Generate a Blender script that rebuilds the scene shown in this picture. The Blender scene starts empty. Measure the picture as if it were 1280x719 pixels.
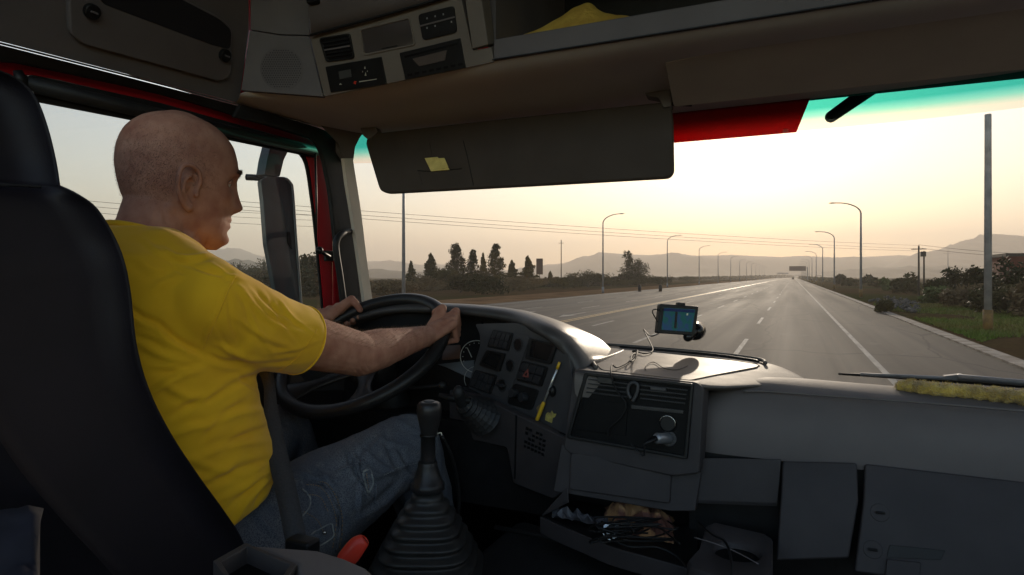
import bpy, bmesh, math, random
import numpy as np
from mathutils import Vector, Matrix, noise

# ---------------------------------------------------------------- camera, sky, sun, exposure
SC = bpy.context.scene
COL = SC.collection
H = 2.45                       # eye height above the road
YAW = math.radians(24.2)       # the camera looks this far left of the driving direction
F = 782.0                      # focal length in pixels of a 1280 wide frame
cth, sth = math.cos(YAW), math.sin(YAW)
cam_d = bpy.data.cameras.new('camera')
cam_d.sensor_width = 36.0
cam_d.lens = 36.0 * F / 1280.0
cam_d.shift_y = -13.5 / 1280.0
cam_d.clip_start = 0.02
cam_d.clip_end = 30000
cam = bpy.data.objects.new('camera', cam_d)
COL.objects.link(cam)
cam.location = (0, 0, H)
cam.rotation_euler = (math.radians(90), 0, YAW)
SC.camera = cam

SUN_EL, SUN_AZ = math.radians(10.6), math.radians(3.9)   # azimuth left of the road
sv = Vector((-math.sin(SUN_AZ) * math.cos(SUN_EL), math.cos(SUN_AZ) * math.cos(SUN_EL), math.sin(SUN_EL)))
W = bpy.data.worlds.new('World'); SC.world = W; W.use_nodes = True
nt = W.node_tree; nt.nodes.clear()
out = nt.nodes.new('ShaderNodeOutputWorld'); bg = nt.nodes.new('ShaderNodeBackground')
sky = nt.nodes.new('ShaderNodeTexSky'); sky.sky_type = 'NISHITA'; sky.sun_disc = False
sky.sun_elevation = SUN_EL; sky.sun_rotation = -SUN_AZ
sky.air_density = 1.0; sky.dust_density = 0.45; sky.ozone_density = 1.6; sky.altitude = 50
SKY_STRENGTH = 0.15
bg.inputs['Strength'].default_value = SKY_STRENGTH
tint = nt.nodes.new('ShaderNodeMix'); tint.data_type = 'RGBA'; tint.blend_type = 'MULTIPLY'; tint.inputs[0].default_value = 1.0
tint.inputs[7].default_value = (1.0, 0.875, 0.795, 1)      # dust in the evening air
nt.links.new(sky.outputs[0], tint.inputs[6]); nt.links.new(tint.outputs[2], bg.inputs['Color']); nt.links.new(bg.outputs[0], out.inputs['Surface'])
sl = bpy.data.lights.new('sun', 'SUN'); sl.energy = 3.0; sl.angle = math.radians(0.6); sl.color = (1.0, 0.86, 0.68)
so = bpy.data.objects.new('sun', sl); COL.objects.link(so)
so.rotation_euler = sv.to_track_quat('Z', 'Y').to_euler()
so.location = (0, 0, 30)
SC.view_settings.view_transform = 'Standard'
SC.view_settings.look = 'None'
SC.view_settings.exposure = 1.42
SC.view_settings.gamma = 1.0
SC.view_settings.use_curve_mapping = False
SC.render.engine = 'CYCLES'
SC.cycles.use_denoising = True
SC.cycles.max_bounces = 8
SC.cycles.diffuse_bounces = 5
SC.cycles.volume_bounces = 1
SC.cycles.transparent_max_bounces = 16
SC.cycles.caustics_reflective = False
SC.cycles.caustics_refractive = False
SC.cycles.sample_clamp_indirect = 6.0

# ---------------------------------------------------------------- materials
def mat(name, col, rough=0.6, col2=None, nscale=8.0, ndetail=5.0, bump=0.0, bscale=60.0, metal=0.0, spec=0.28,
        stretch=None, coat=0.0, emit=None, estr=0.0, sss=0.0, lo=0.35, hi=0.65, bdist=0.002, sheen=0.0, rvar=0.0, vor=False):
    m = bpy.data.materials.new(name); m.use_nodes = True
    n = m.node_tree.nodes; l = m.node_tree.links
    b = n['Principled BSDF']
    b.inputs['Roughness'].default_value = rough
    b.inputs['Metallic'].default_value = metal
    b.inputs['Specular IOR Level'].default_value = spec
    b.inputs['Coat Weight'].default_value = coat
    b.inputs['Sheen Weight'].default_value = sheen
    tc = n.new('ShaderNodeTexCoord'); mp = n.new('ShaderNodeMapping')
    l.new(tc.outputs['Object'], mp.inputs['Vector'])
    if stretch: mp.inputs['Scale'].default_value = stretch
    c2 = col2 if col2 is not None else tuple(c * 0.82 for c in col)
    nz = n.new('ShaderNodeTexNoise'); nz.inputs['Scale'].default_value = nscale; nz.inputs['Detail'].default_value = ndetail
    l.new(mp.outputs[0], nz.inputs['Vector'])
    mr = n.new('ShaderNodeMapRange'); mr.inputs[1].default_value = lo; mr.inputs[2].default_value = hi
    l.new(nz.outputs[0], mr.inputs[0])
    mx = n.new('ShaderNodeMix'); mx.data_type = 'RGBA'
    mx.inputs[6].default_value = (*col, 1); mx.inputs[7].default_value = (*c2, 1)
    l.new(mr.outputs[0], mx.inputs[0]); l.new(mx.outputs[2], b.inputs['Base Color'])
    if rvar:
        r2 = n.new('ShaderNodeMapRange'); r2.inputs[3].default_value = rough - rvar; r2.inputs[4].default_value = rough + rvar
        l.new(nz.outputs[0], r2.inputs[0]); l.new(r2.outputs[0], b.inputs['Roughness'])
    if bump:
        if vor:
            bn = n.new('ShaderNodeTexVoronoi'); bn.inputs['Scale'].default_value = bscale
        else:
            bn = n.new('ShaderNodeTexNoise'); bn.inputs['Scale'].default_value = bscale; bn.inputs['Detail'].default_value = 4
        l.new(tc.outputs['Object'], bn.inputs['Vector'])
        bm_ = n.new('ShaderNodeBump'); bm_.inputs['Strength'].default_value = bump; bm_.inputs['Distance'].default_value = bdist
        l.new(bn.outputs[0], bm_.inputs['Height']); l.new(bm_.outputs[0], b.inputs['Normal'])
    if emit:
        b.inputs['Emission Color'].default_value = (*emit, 1); b.inputs['Emission Strength'].default_value = estr
    if sss:
        b.inputs['Subsurface Weight'].default_value = sss
        b.inputs['Subsurface Radius'].default_value = (1.0, 0.35, 0.2); b.inputs['Subsurface Scale'].default_value = 0.006
    return m

M = {}
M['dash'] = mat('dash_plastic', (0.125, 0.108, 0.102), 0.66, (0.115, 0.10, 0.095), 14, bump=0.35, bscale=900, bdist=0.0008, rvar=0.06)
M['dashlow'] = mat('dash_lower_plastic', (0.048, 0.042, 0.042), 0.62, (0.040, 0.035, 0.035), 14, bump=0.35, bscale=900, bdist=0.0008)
M['panel'] = mat('switch_panel_plastic', (0.055, 0.054, 0.056), 0.5, (0.045, 0.045, 0.047), 20, bump=0.3, bscale=1100, bdist=0.0006)
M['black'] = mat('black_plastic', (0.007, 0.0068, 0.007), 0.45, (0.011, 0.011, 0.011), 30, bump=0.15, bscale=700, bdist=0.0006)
M['blackgloss'] = mat('gloss_black_plastic', (0.008, 0.008, 0.009), 0.16, (0.012, 0.012, 0.012), 10)
M['matte'] = mat('matte_black_plastic', (0.004, 0.004, 0.004), 0.6, (0.006, 0.006, 0.006), 30, spec=0.15)
M['blacksoft'] = mat('soft_black_rubber', (0.016, 0.016, 0.017), 0.5, (0.022, 0.021, 0.02), 18, bump=0.2, bscale=500, bdist=0.001)
M['headliner'] = mat('overhead_plastic', (0.54, 0.53, 0.52), 0.75, (0.50, 0.49, 0.48), 7, bump=0.25, bscale=800, bdist=0.0008)
M['console'] = mat('console_brown_plastic', (0.175, 0.15, 0.125), 0.65, (0.155, 0.132, 0.11), 9, bump=0.25, bscale=800, bdist=0.0008)
M['headdark'] = mat('overhead_dark_plastic', (0.135, 0.120, 0.118), 0.65, (0.118, 0.104, 0.102), 9, bump=0.25, bscale=800, bdist=0.0008)
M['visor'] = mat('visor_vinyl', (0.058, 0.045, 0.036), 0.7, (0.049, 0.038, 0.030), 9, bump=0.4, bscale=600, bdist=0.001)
M['chrome'] = mat('bright_trim', (0.5, 0.48, 0.44), 0.25, metal=1.0)
M['grip'] = mat('steering_wheel_rubber', (0.014, 0.0135, 0.014), 0.36, (0.02, 0.019, 0.019), 25, bump=0.25, bscale=900, bdist=0.0008)
M['leather'] = mat('seat_leather', (0.0095, 0.0080, 0.0110), 0.56, (0.015, 0.012, 0.017), 6, bump=0.22, bscale=700, bdist=0.0006, vor=True)
M['leather2'] = mat('seat_fabric_black', (0.016, 0.016, 0.018), 0.7, (0.01, 0.01, 0.012), 40, bump=0.4, bscale=700)
M['piping'] = mat('brown_piping', (0.12, 0.06, 0.03), 0.5)
M['red'] = mat('red_paint', (0.50, 0.012, 0.022), 0.28, (0.42, 0.010, 0.018), 3, coat=0.5)
M['seal'] = mat('door_rubber_seal', (0.012, 0.012, 0.012), 0.55, (0.02, 0.02, 0.02), 20, bump=0.2)
M['denim'] = None
M['belt'] = mat('seat_belt_webbing', (0.035, 0.035, 0.038), 0.6, (0.05, 0.05, 0.052), 300, bump=0.5, bscale=900)
M['redhandle'] = mat('red_handle_plastic', (0.62, 0.05, 0.03), 0.3, (0.5, 0.04, 0.02), 10)
M['asphalt'] = mat('asphalt', (0.105, 0.086, 0.068), 0.82, (0.055, 0.046, 0.038), 0.55, 9, spec=0.12, bump=0.6, bscale=18, bdist=0.012, stretch=(1, 0.035, 1), lo=0.36, hi=0.64, rvar=0.12)
def asphalt_detail(m):
    n = m.node_tree.nodes; l = m.node_tree.links; bs = n['Principled BSDF']; tc = n.new('ShaderNodeTexCoord')
    src = bs.inputs['Base Color'].links[0].from_socket
    def layer(src, scale, stretch, lo, hi, col, fmax, kind='noise', det=5):
        mp = n.new('ShaderNodeMapping'); mp.inputs['Scale'].default_value = stretch; l.new(tc.outputs['Object'], mp.inputs[0])
        if kind == 'noise':
            q = n.new('ShaderNodeTexNoise'); q.inputs['Scale'].default_value = scale; q.inputs['Detail'].default_value = det; o_ = q.outputs[0]; l.new(mp.outputs[0], q.inputs[0])
        else:
            wz = n.new('ShaderNodeTexNoise'); wz.inputs['Scale'].default_value = scale * 3; wz.inputs['Detail'].default_value = 4; l.new(mp.outputs[0], wz.inputs[0])
            ad = n.new('ShaderNodeVectorMath'); ad.operation = 'MULTIPLY_ADD'; ad.inputs[1].default_value = (1.2, 1.2, 0); l.new(wz.outputs[1], ad.inputs[0]); l.new(mp.outputs[0], ad.inputs[2])
            q = n.new('ShaderNodeTexVoronoi'); q.feature = 'DISTANCE_TO_EDGE'; q.inputs['Scale'].default_value = scale; o_ = q.outputs[0]; l.new(ad.outputs[0], q.inputs[0])
        mr = n.new('ShaderNodeMapRange'); mr.inputs[1].default_value = lo; mr.inputs[2].default_value = hi; mr.inputs[3].default_value = 0 if kind == 'noise' else fmax; mr.inputs[4].default_value = fmax if kind == 'noise' else 0
        l.new(o_, mr.inputs[0]); mx = n.new('ShaderNodeMix'); mx.data_type = 'RGBA'; l.new(mr.outputs[0], mx.inputs[0]); l.new(src, mx.inputs[6]); mx.inputs[7].default_value = (*col, 1); return mx.outputs[2]
    s = layer(src, 1.3, (1, .004, 1), .5, .62, (.034, .030, .028), .65)        # tyre tracks along the lanes
    s = layer(s, .12, (1, .25, 1), .56, .60, (.060, .052, .046), .55)            # patched areas
    s = layer(s, .9, (1, .6, 1), .60, .72, (.13, .11, .09), .5, det=8)           # pale dust
    s = layer(s, .16, (1, .45, 1), 0.0, .010, (.018, .016, .015), .85, 'vor')    # cracks
    l.new(s, bs.inputs['Base Color'])
asphalt_detail(M['asphalt'])
M['paintw'] = mat('road_paint_white', (0.34, 0.315, 0.275), 0.8, (0.11, 0.10, 0.09), 2.5, 8, stretch=(2, 0.4, 1), lo=0.4, hi=0.75)
M['painty'] = mat('road_paint_yellow', (0.60, 0.36, 0.08), 0.55, (0.38, 0.24, 0.08), 2.5, 8, lo=0.4, hi=0.75)
M['kerb'] = mat('kerb_concrete', (0.33, 0.28, 0.23), 0.9, (0.13, 0.105, 0.08), 1.6, 8, bump=0.5, bscale=12, bdist=0.02)
M['galv'] = mat('painted_steel_pole', (0.30, 0.29, 0.29), 0.45, (0.24, 0.23, 0.23), 3)
M['polewhite'] = mat('pale_painted_pole', (0.42, 0.40, 0.39), 0.5, (0.26, 0.25, 0.25), 2)
M['polebase'] = mat('ochre_pole_base', (0.26, 0.15, 0.05), 0.7, (0.14, 0.09, 0.04), 4)
M['wood'] = mat('weathered_pole_wood', (0.10, 0.08, 0.065), 0.8, (0.06, 0.05, 0.04), 6)
M['wire'] = mat('overhead_wire_metal', (0.06, 0.055, 0.05), 0.6)

# ---------------------------------------------------------------- projection helpers: pixel of the photo -> point on a real plane
def C(x, y, z): return Vector((x, y, z + H))
def ray(px, py):
    r = (px - 640) / F; v = (346 - py) / F
    return Vector((r * cth - sth, r * sth + cth, v))
CAM = Vector((0, 0, H))
def atX(px, py, X): d = ray(px, py); return CAM + d * (X / d.x)
def atY(px, py, Y): d = ray(px, py); return CAM + d * (Y / d.y)
def atZ(px, py, Z): d = ray(px, py); return CAM + d * (Z / d.z)
def atD(px, py, D): return CAM + ray(px, py) * D
def proj(P):
    x, y, z = P[0], P[1], P[2] - H
    r = x * cth + y * sth; d = -x * sth + y * cth
    return 640 + F * r / d, 346 - F * z / d, d
class Plane:
    def __init__(s, a, b, c):
        s.o = a.copy(); s.n = (b - a).cross(c - a).normalized()
        if s.n.dot(CAM - a) < 0: s.n = -s.n
    def hit(s, px, py, off=0.0):
        d = ray(px, py); o = s.o + s.n * off
        return CAM + d * ((o - CAM).dot(s.n) / d.dot(s.n))

# ---------------------------------------------------------------- object helpers
def wloc(o):
    p = Vector((0, 0, 0))
    while o is not None:
        p += o.location; o = o.parent
    return p
def tag(o, label=None, cat=None, group=None, kind=None):
    if label: o['label'] = label
    if cat: o['category'] = cat
    if group: o['group'] = group
    if kind: o['kind'] = kind
    return o
def thing(name, label, cat, loc=(0, 0, 0), group=None):
    o = bpy.data.objects.new(name, None); COL.objects.link(o); o.location = loc
    o.empty_display_size = 0.05
    return tag(o, label, cat, group)
class MB:
    def __init__(s): s.v = []; s.f = []
    def add(s, vs, fs):
        k = len(s.v); s.v += [tuple(p) for p in vs]; s.f += [tuple(i + k for i in f) for f in fs]; return s
    def box(s, c, size, rot=None):
        R = rot if rot is not None else Matrix.Identity(3)
        c = Vector(c); vs = [c + R @ Vector((sx * size[0] / 2, sy * size[1] / 2, sz * size[2] / 2)) for sx in (-1, 1) for sy in (-1, 1) for sz in (-1, 1)]
        return s.add(vs, [(0, 1, 3, 2), (4, 6, 7, 5), (0, 4, 5, 1), (2, 3, 7, 6), (0, 2, 6, 4), (1, 5, 7, 3)])
    def tube(s, pts, rad, n=10, caps=True, up=None, flat=1.0):
        pts = [Vector(p) for p in pts]; m = len(pts)
        rs = rad if isinstance(rad, (list, tuple)) else [rad] * m
        vs = []; prev = None
        for i, p in enumerate(pts):
            t = (pts[min(i + 1, m - 1)] - pts[max(i - 1, 0)]).normalized()
            if prev is None:
                a = Vector(up) if up is not None else (Vector((0, 0, 1)) if abs(t.z) < 0.9 else Vector((1, 0, 0)))
            else: a = prev
            a = (a - t * a.dot(t)).normalized(); prev = a; b = t.cross(a)
            for k in range(n):
                g = 2 * math.pi * k / n
                vs.append(p + a * math.cos(g) * rs[i] + b * math.sin(g) * rs[i] * flat)
        fs = [(i * n + k, i * n + (k + 1) % n, (i + 1) * n + (k + 1) % n, (i + 1) * n + k) for i in range(m - 1) for k in range(n)]
        if caps: fs += [tuple(range(n - 1, -1, -1)), tuple(range((m - 1) * n, m * n))]
        return s.add(vs, fs)
    def ball(s, c, r, nu=14, nv=9, rot=None):
        c = Vector(c); r = Vector(r) if not isinstance(r, (int, float)) else Vector((r, r, r))
        R = rot if rot is not None else Matrix.Identity(3)
        vs = [c + R @ Vector((0, 0, r.z))]
        for j in range(1, nv):
            a = math.pi * j / nv
            for i in range(nu):
                b = 2 * math.pi * i / nu
                vs.append(c + R @ Vector((r.x * math.sin(a) * math.cos(b), r.y * math.sin(a) * math.sin(b), r.z * math.cos(a))))
        vs.append(c - R @ Vector((0, 0, r.z))); L = len(vs) - 1
        fs = [(0, 1 + i, 1 + (i + 1) % nu) for i in range(nu)]
        for j in range(nv - 2):
            for i in range(nu):
                a = 1 + j * nu; fs.append((a + i, a + nu + i, a + nu + (i + 1) % nu, a + (i + 1) % nu))
        a = 1 + (nv - 2) * nu; fs += [(a + i, L, a + (i + 1) % nu) for i in range(nu)]
        return s.add(vs, fs)
    def capsule(s, a, ra, b, rb, n=16):
        a, b = Vector(a), Vector(b); t = (b - a).normalized()
        pts = []; rs = []
        for k in range(0, 5):
            g = math.pi / 2 * k / 5 ; pts.append(a - t * ra * math.cos(g)); rs.append(max(ra * math.sin(g), ra * 0.06))
        pts.append(a); rs.append(ra); pts.append(b); rs.append(rb)
        for k in range(4, -1, -1):
            g = math.pi / 2 * k / 5; pts.append(b + t * rb * math.cos(g)); rs.append(max(rb * math.sin(g), rb * 0.06))
        return s.tube(pts, rs, n)
    def prism(s, poly, vec):
        poly = [Vector(p) for p in poly]; vec = Vector(vec); n = len(poly)
        vs = poly + [p + vec for p in poly]
        nrm = Vector((0, 0, 0))
        for i in range(n): nrm += poly[i].cross(poly[(i + 1) % n])
        fs = [tuple(range(n)), tuple(range(2 * n - 1, n - 1, -1))] + [((i + 1) % n, i, i + n, (i + 1) % n + n) for i in range(n)]
        if nrm.dot(vec) > 0: fs = [tuple(reversed(f)) for f in fs]
        return s.add(vs, fs)
    def grid(s, rows, close=False):
        n = len(rows[0]); m = len(rows)
        vs = [p for r in rows for p in r]
        fs = []
        for j in range(m - 1):
            for i in range(n - 1 + (1 if close else 0)):
                fs.append((j * n + i, j * n + (i + 1) % n, (j + 1) * n + (i + 1) % n, (j + 1) * n + i))
        return s.add(vs, fs)
    def build(s, name, m, parent=None, smooth=False, bevel=0.0, segs=2, solid=0.0, subsurf=0, wn=False):
        L = wloc(parent) if parent is not None else Vector((0, 0, 0))
        me = bpy.data.meshes.new(name)
        me.from_pydata([(p[0] - L.x, p[1] - L.y, p[2] - L.z) for p in s.v], [], s.f); me.update()
        o = bpy.data.objects.new(name, me); COL.objects.link(o)
        if m is not None: me.materials.append(m)
        if parent is not None: o.parent = parent
        if smooth or bevel:
            me.polygons.foreach_set('use_smooth', [bool(smooth)] * len(me.polygons))
        if solid:
            q = o.modifiers.new('solid', 'SOLIDIFY'); q.thickness = solid; q.offset = -1
        if bevel:
            q = o.modifiers.new('bevel', 'BEVEL'); q.width = bevel; q.segments = segs; q.limit_method = 'ANGLE'; q.angle_limit = math.radians(35)
            q.harden_normals = False
            me.polygons.foreach_set('use_smooth', [True] * len(me.polygons))
            o.modifiers.new('wn', 'WEIGHTED_NORMAL').keep_sharp = True
        if subsurf:
            q = o.modifiers.new('sub', 'SUBSURF'); q.levels = subsurf; q.render_levels = subsurf
        return o
def copy_tree(o, parent=None):
    c = o.copy(); COL.objects.link(c); c.parent = parent
    for ch in list(o.children): copy_tree(ch, c)
    return c
def crom(pts, n):
    """smooth curve through pts with n steps between neighbours"""
    P = [Vector(p) for p in pts]; out_ = []
    for i in range(len(P) - 1):
        p0 = P[max(i - 1, 0)]; p1 = P[i]; p2 = P[i + 1]; p3 = P[min(i + 2, len(P) - 1)]
        for k in range(n):
            t = k / n
            out_.append(0.5 * ((2 * p1) + (p2 - p0) * t + (2 * p0 - 5 * p1 + 4 * p2 - p3) * t * t + (3 * p1 - p0 - 3 * p2 + p3) * t ** 3))
    out_.append(P[-1].copy()); return out_
def rpoly(pts, r, n=4):
    """round the corners of a 2D polygon"""
    o_ = []; m = len(pts)
    for i in range(m):
        p = Vector(pts[i]).to_2d(); a = Vector(pts[i - 1]).to_2d(); b = Vector(pts[(i + 1) % m]).to_2d()
        ra = min(r, (a - p).length * 0.45); rb = min(r, (b - p).length * 0.45)
        s_ = p + (a - p).normalized() * ra; e_ = p + (b - p).normalized() * rb
        for k in range(n + 1):
            t = k / n; o_.append(s_ * (1 - t) ** 2 + p * 2 * t * (1 - t) + e_ * t * t)
    return o_
def plate(pl, pts, front, depth, name, m, parent, r=0, bevel=0.0015):
    """outline traced on a real plane, given thickness; front = how far it stands proud of the plane"""
    q = rpoly(pts, r) if r else [Vector(p).to_2d() for p in pts]
    poly = [pl.hit(p.x, p.y) + pl.n * front for p in q]
    return MB().prism(poly, -pl.n * depth).build(name, m, parent, bevel=bevel)
def frame_ring(pl, outer, inner, front, depth, name, m, parent, bevel=0.0015, ro=4, ri=4):
    a = [pl.hit(p.x, p.y) + pl.n * front for p in rpoly(outer, ro)]; b = [pl.hit(p.x, p.y) + pl.n * front for p in rpoly(inner, ri)]
    n = len(a); mb = MB()
    A2 = [p - pl.n * depth for p in a]; B2 = [p - pl.n * depth for p in b]
    vs = a + b + A2 + B2; fs = []
    for i in range(n):
        j = (i + 1) % n
        fs += [(i, j, n + j, n + i), (2 * n + i, 3 * n + i, 3 * n + j, 2 * n + j), (i, 2 * n + i, 2 * n + j, j), (n + i, n + j, 3 * n + j, 3 * n + i)]
    mb.add(vs, fs)
    o = mb.build(name, m, parent, bevel=bevel)
    bm_ = bmesh.new(); bm_.from_mesh(o.data); bmesh.ops.recalc_face_normals(bm_, faces=bm_.faces); bm_.to_mesh(o.data); bm_.free()
    return o
def fixn(o):
    bm_ = bmesh.new(); bm_.from_mesh(o.data); bmesh.ops.recalc_face_normals(bm_, faces=bm_.faces); bm_.to_mesh(o.data); bm_.free(); return o

# ---------------------------------------------------------------- the land outside
rnd = random.Random(7)
def leafmat(name, a, b, c=None):
    return mat(name, a, 0.65, b, 0.5, 6, lo=0.3, hi=0.7, spec=0.08)
M['leafdark'] = leafmat('dark_foliage', (0.026, 0.030, 0.011), (0.048, 0.042, 0.016))
M['leafolive'] = leafmat('olive_foliage', (0.050, 0.050, 0.018), (0.085, 0.066, 0.026))
M['leafgreen'] = leafmat('green_foliage', (0.07, 0.10, 0.03), (0.11, 0.12, 0.04))
M['brush'] = leafmat('brush_foliage', (0.034, 0.034, 0.014), (0.085, 0.056, 0.026))
M['drybush'] = leafmat('dry_foliage', (0.12, 0.085, 0.045), (0.17, 0.12, 0.06))
M['bark'] = mat('tree_bark', (0.09, 0.065, 0.045), 0.85, (0.05, 0.04, 0.03), 5)
M['hill'] = mat('hill_scrub', (0.06, 0.055, 0.032), 0.95, (0.11, 0.085, 0.05), 0.006, 9, lo=0.35, hi=0.65)
M['rock'] = mat('grey_rubble', (0.13, 0.12, 0.11), 0.95, (0.07, 0.063, 0.058), 3)
M['brick'] = mat('red_brick_wall', (0.16, 0.055, 0.035), 0.85, (0.11, 0.04, 0.026), 2)
M['grassblade'] = mat('grass_blades', (0.115, 0.165, 0.022), 0.8, (0.18, 0.15, 0.045), 0.25, 5)

gm = bpy.data.materials.new('verge_ground'); gm.use_nodes = True
n = gm.node_tree.nodes; l = gm.node_tree.links; b = n['Principled BSDF']; b.inputs['Roughness'].default_value = 0.95
b.inputs['Specular IOR Level'].default_value = 0.0
tc = n.new('ShaderNodeTexCoord')
def nz(scale, det=7, vec=None):
    q = n.new('ShaderNodeTexNoise'); q.inputs['Scale'].default_value = scale; q.inputs['Detail'].default_value = det
    l.new(vec if vec is not None else tc.outputs['Object'], q.inputs['Vector']); return q.outputs[0]
def ramp(src, lo, hi):
    q = n.new('ShaderNodeMapRange'); q.inputs[1].default_value = lo; q.inputs[2].default_value = hi; l.new(src, q.inputs[0]); return q.outputs[0]
def mixc(fac, a, c):
    q = n.new('ShaderNodeMix'); q.data_type = 'RGBA'; l.new(fac, q.inputs[0])
    for i, s_ in ((6, a), (7, c)):
        if isinstance(s_, tuple): q.inputs[i].default_value = (*s_, 1)
        else: l.new(s_, q.inputs[i])
    return q.outputs[2]
base = mixc(ramp(nz(0.05), 0.4, 0.6), (0.115, 0.070, 0.036), (0.070, 0.056, 0.024))
base = mixc(ramp(nz(0.4), 0.45, 0.62), base, (0.085, 0.052, 0.028))
base = mixc(ramp(nz(0.018, 4), 0.5, 0.58), base, (0.050, 0.056, 0.018))
base = mixc(ramp(nz(6), 0.4, 0.8), base, (0.05, 0.036, 0.022))
l.new(base, b.inputs['Base Color'])
bp = n.new('ShaderNodeBump'); bp.inputs['Strength'].default_value = 0.8; bp.inputs['Distance'].default_value = 0.08
l.new(nz(3.0, 8), bp.inputs['Height']); l.new(bp.outputs[0], b.inputs['Normal'])
M['ground'] = gm

def sheet(name, x0, x1, y0, y1, z, m, ny=1, parent=None):
    mb = MB(); ys = [y0 + (y1 - y0) * i / ny for i in range(ny + 1)]
    mb.grid([[(x1, y, z), (x0, y, z)] for y in ys]); o = mb.build(name, m, parent); return o
tag(sheet('ground', -7000, 7000, -400, 9000, 0.0, M['ground']), kind='structure')
ROAD_END = 1500
tag(sheet('road', -25.0, 5.5, -60, ROAD_END, 0.004, M['asphalt'], 20), kind='structure')
tag(sheet('dirt_shoulder', -33.5, -25.0, -60, ROAD_END, 0.0045, mat('brown_dirt', (0.22, 0.135, 0.075), 0.95, (0.12, 0.075, 0.042), 0.35, 8, spec=0.0, bump=.5, bscale=3, bdist=.05), 20), kind='structure')
ver = MB(); ver.grid([[(6.0, -40, 0.07), (5.5, -40, 0.07)], [(6.0, ROAD_END, 0.07), (5.5, ROAD_END, 0.07)]])
ver.grid([[(5.5, -40, 0.07), (5.5, -40, 0.0)], [(5.5, ROAD_END, 0.07), (5.5, ROAD_END, 0.0)]])
ver.grid([[(6.0, -40, 0.0), (6.0, -40, 0.07)], [(6.0, ROAD_END, 0.0), (6.0, ROAD_END, 0.07)]])
tag(ver.build('kerb', M['kerb']), kind='structure')
# verge earth banked up behind the kerb, gently uneven
def vergeh(x, y):
    k = min(1.0, (x - 6.0) / 4.0)
    return 0.045 + k * (0.10 * noise.noise(Vector((x * 0.15, y * 0.15, 0))) + 0.06)
rows = []
for i in range(90):
    y = -10 + 1.7 * i + 0.02 * i * i
    rows.append([Vector((6.0 + q, y, vergeh(6.0 + q, y))) for q in (30, 24, 18, 13, 9, 6, 4, 2.5, 1.4, 0.6, 0.004)])
tag(MB().grid(rows).build('roadside_verge', M['ground'], smooth=True), kind='structure')

mk = MB(); ZM = 0.008
def strip(x, y0, y1, w=0.15, mb=None):
    (mb or mk).add([(x - w / 2, y0, ZM), (x + w / 2, y0, ZM), (x + w / 2, y1, ZM), (x - w / 2, y1, ZM)], [(0, 1, 2, 3)])
strip(2.14, -20, ROAD_END, 0.16)
for k in range(70):
    strip(-1.66, 20.8 + 14.1 * k, 26.2 + 14.1 * k)
    strip(-5.35, 22.9 + 14.1 * k, 27.6 + 14.1 * k)
    strip(-14.9, 18 + 14.1 * k, 23 + 14.1 * k); strip(-18.5, 14 + 14.1 * k, 19 + 14.1 * k)
strip(-23.6, -20, ROAD_END, 0.16)
strip(-9.1, 30, 34); [strip(-9.1, 60 + 28 * k, 65 + 28 * k, .12) for k in range(30)]
def arrow(x, y, s=1):
    strip(x, y, y + 3.2 * s, 0.18)
    mk.add([(x - 0.45, y, ZM), (x, y - 2.2 * s, ZM), (x + 0.45, y, ZM)], [(0, 1, 2)] if s < 0 else [(0, 1, 2)])
arrow(-13.0, 38); arrow(-16.7, 38); arrow(-20.5, 38)
tag(mk.build('lane_markings', M['paintw']), kind='structure')
my = MB()
strip(-11.25, 10, ROAD_END, 0.14, my); strip(-11.6, 10, ROAD_END, 0.14, my)
tag(my.build('centre_line_markings', M['painty']), kind='structure')

# hills
def ridge(name, pts, Y, depth, label=None):
    """ridge line given as (photo x, photo y) at distance Y along the road; real slopes before and behind it"""
    crest = []
    for i in range(len(pts) - 1):
        for k in range(10):
            t = k / 10; px = pts[i][0] * (1 - t) + pts[i + 1][0] * t; py = pts[i][1] * (1 - t) + pts[i + 1][1] * t
            crest.append(atD(px, py, Y))
    crest.append(atD(pts[-1][0], pts[-1][1], Y))
    fwd = Vector((-sth, cth, 0)); rows = []
    for j in range(-10, 7):
        row = []
        for i, p in enumerate(crest):
            q = p + fwd * depth * j / 10.0
            hh = p.z * (math.cos(math.pi * min(1, abs(j) / 10)) * 0.5 + 0.5)
            hh += (0.26 * p.z) * noise.fractal(Vector((q.x, q.y, 0)) * (6.0 / depth), 1, 2.2, 6) * (1.0 if j else 0.35)
            if j == -10: hh = -5
            row.append(Vector((q.x, q.y, hh)))
        rows.append(row)
    o = MB().grid(rows).build(name, M['hill'], smooth=True); tag(o, kind='structure'); return o
ridge('hills', [(560, 346), (640, 338), (690, 331), (715, 327), (730, 322), (745, 319), (1150, 323), (785, 325), (805, 323), (830, 318), (850, 319), (880, 325), (905, 329), (930, 334), (960, 338), (1000, 346)], 3000, 900)
ridge('hills', [(925, 346), (950, 338), (962, 333), (975, 327), (988, 326), (1000, 330), (1015, 337), (1040, 346)], 4600, 1200)
ridge('hills', [(1030, 346), (1080, 337), (1130, 334), (1150, 327), (1175, 318), (1200, 307), (1222, 304), (1235, 303), (1250, 296), (1262, 297), (1290, 303), (1340, 300), (1420, 318), (1500, 346)], 2300, 700)
ridge('hills', [(1000, 344), (1060, 337), (1120, 334), (1180, 333), (1240, 335), (1320, 340), (1420, 346)], 1500, 300)
ridge('hills', [(200, 335), (270, 310), (300, 313), (330, 322), (400, 330), (470, 327), (530, 331), (590, 333), (650, 340), (700, 345)], 3400, 700)
ridge('hills', [(100, 330), (230, 330), (300, 326), (345, 331), (400, 334), (500, 339), (620, 343)], 1300, 250)
ridge('hills', [(-400, 346), (-200, 334), (0, 325), (120, 320), (230, 330), (300, 340)], 2600, 600)

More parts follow.
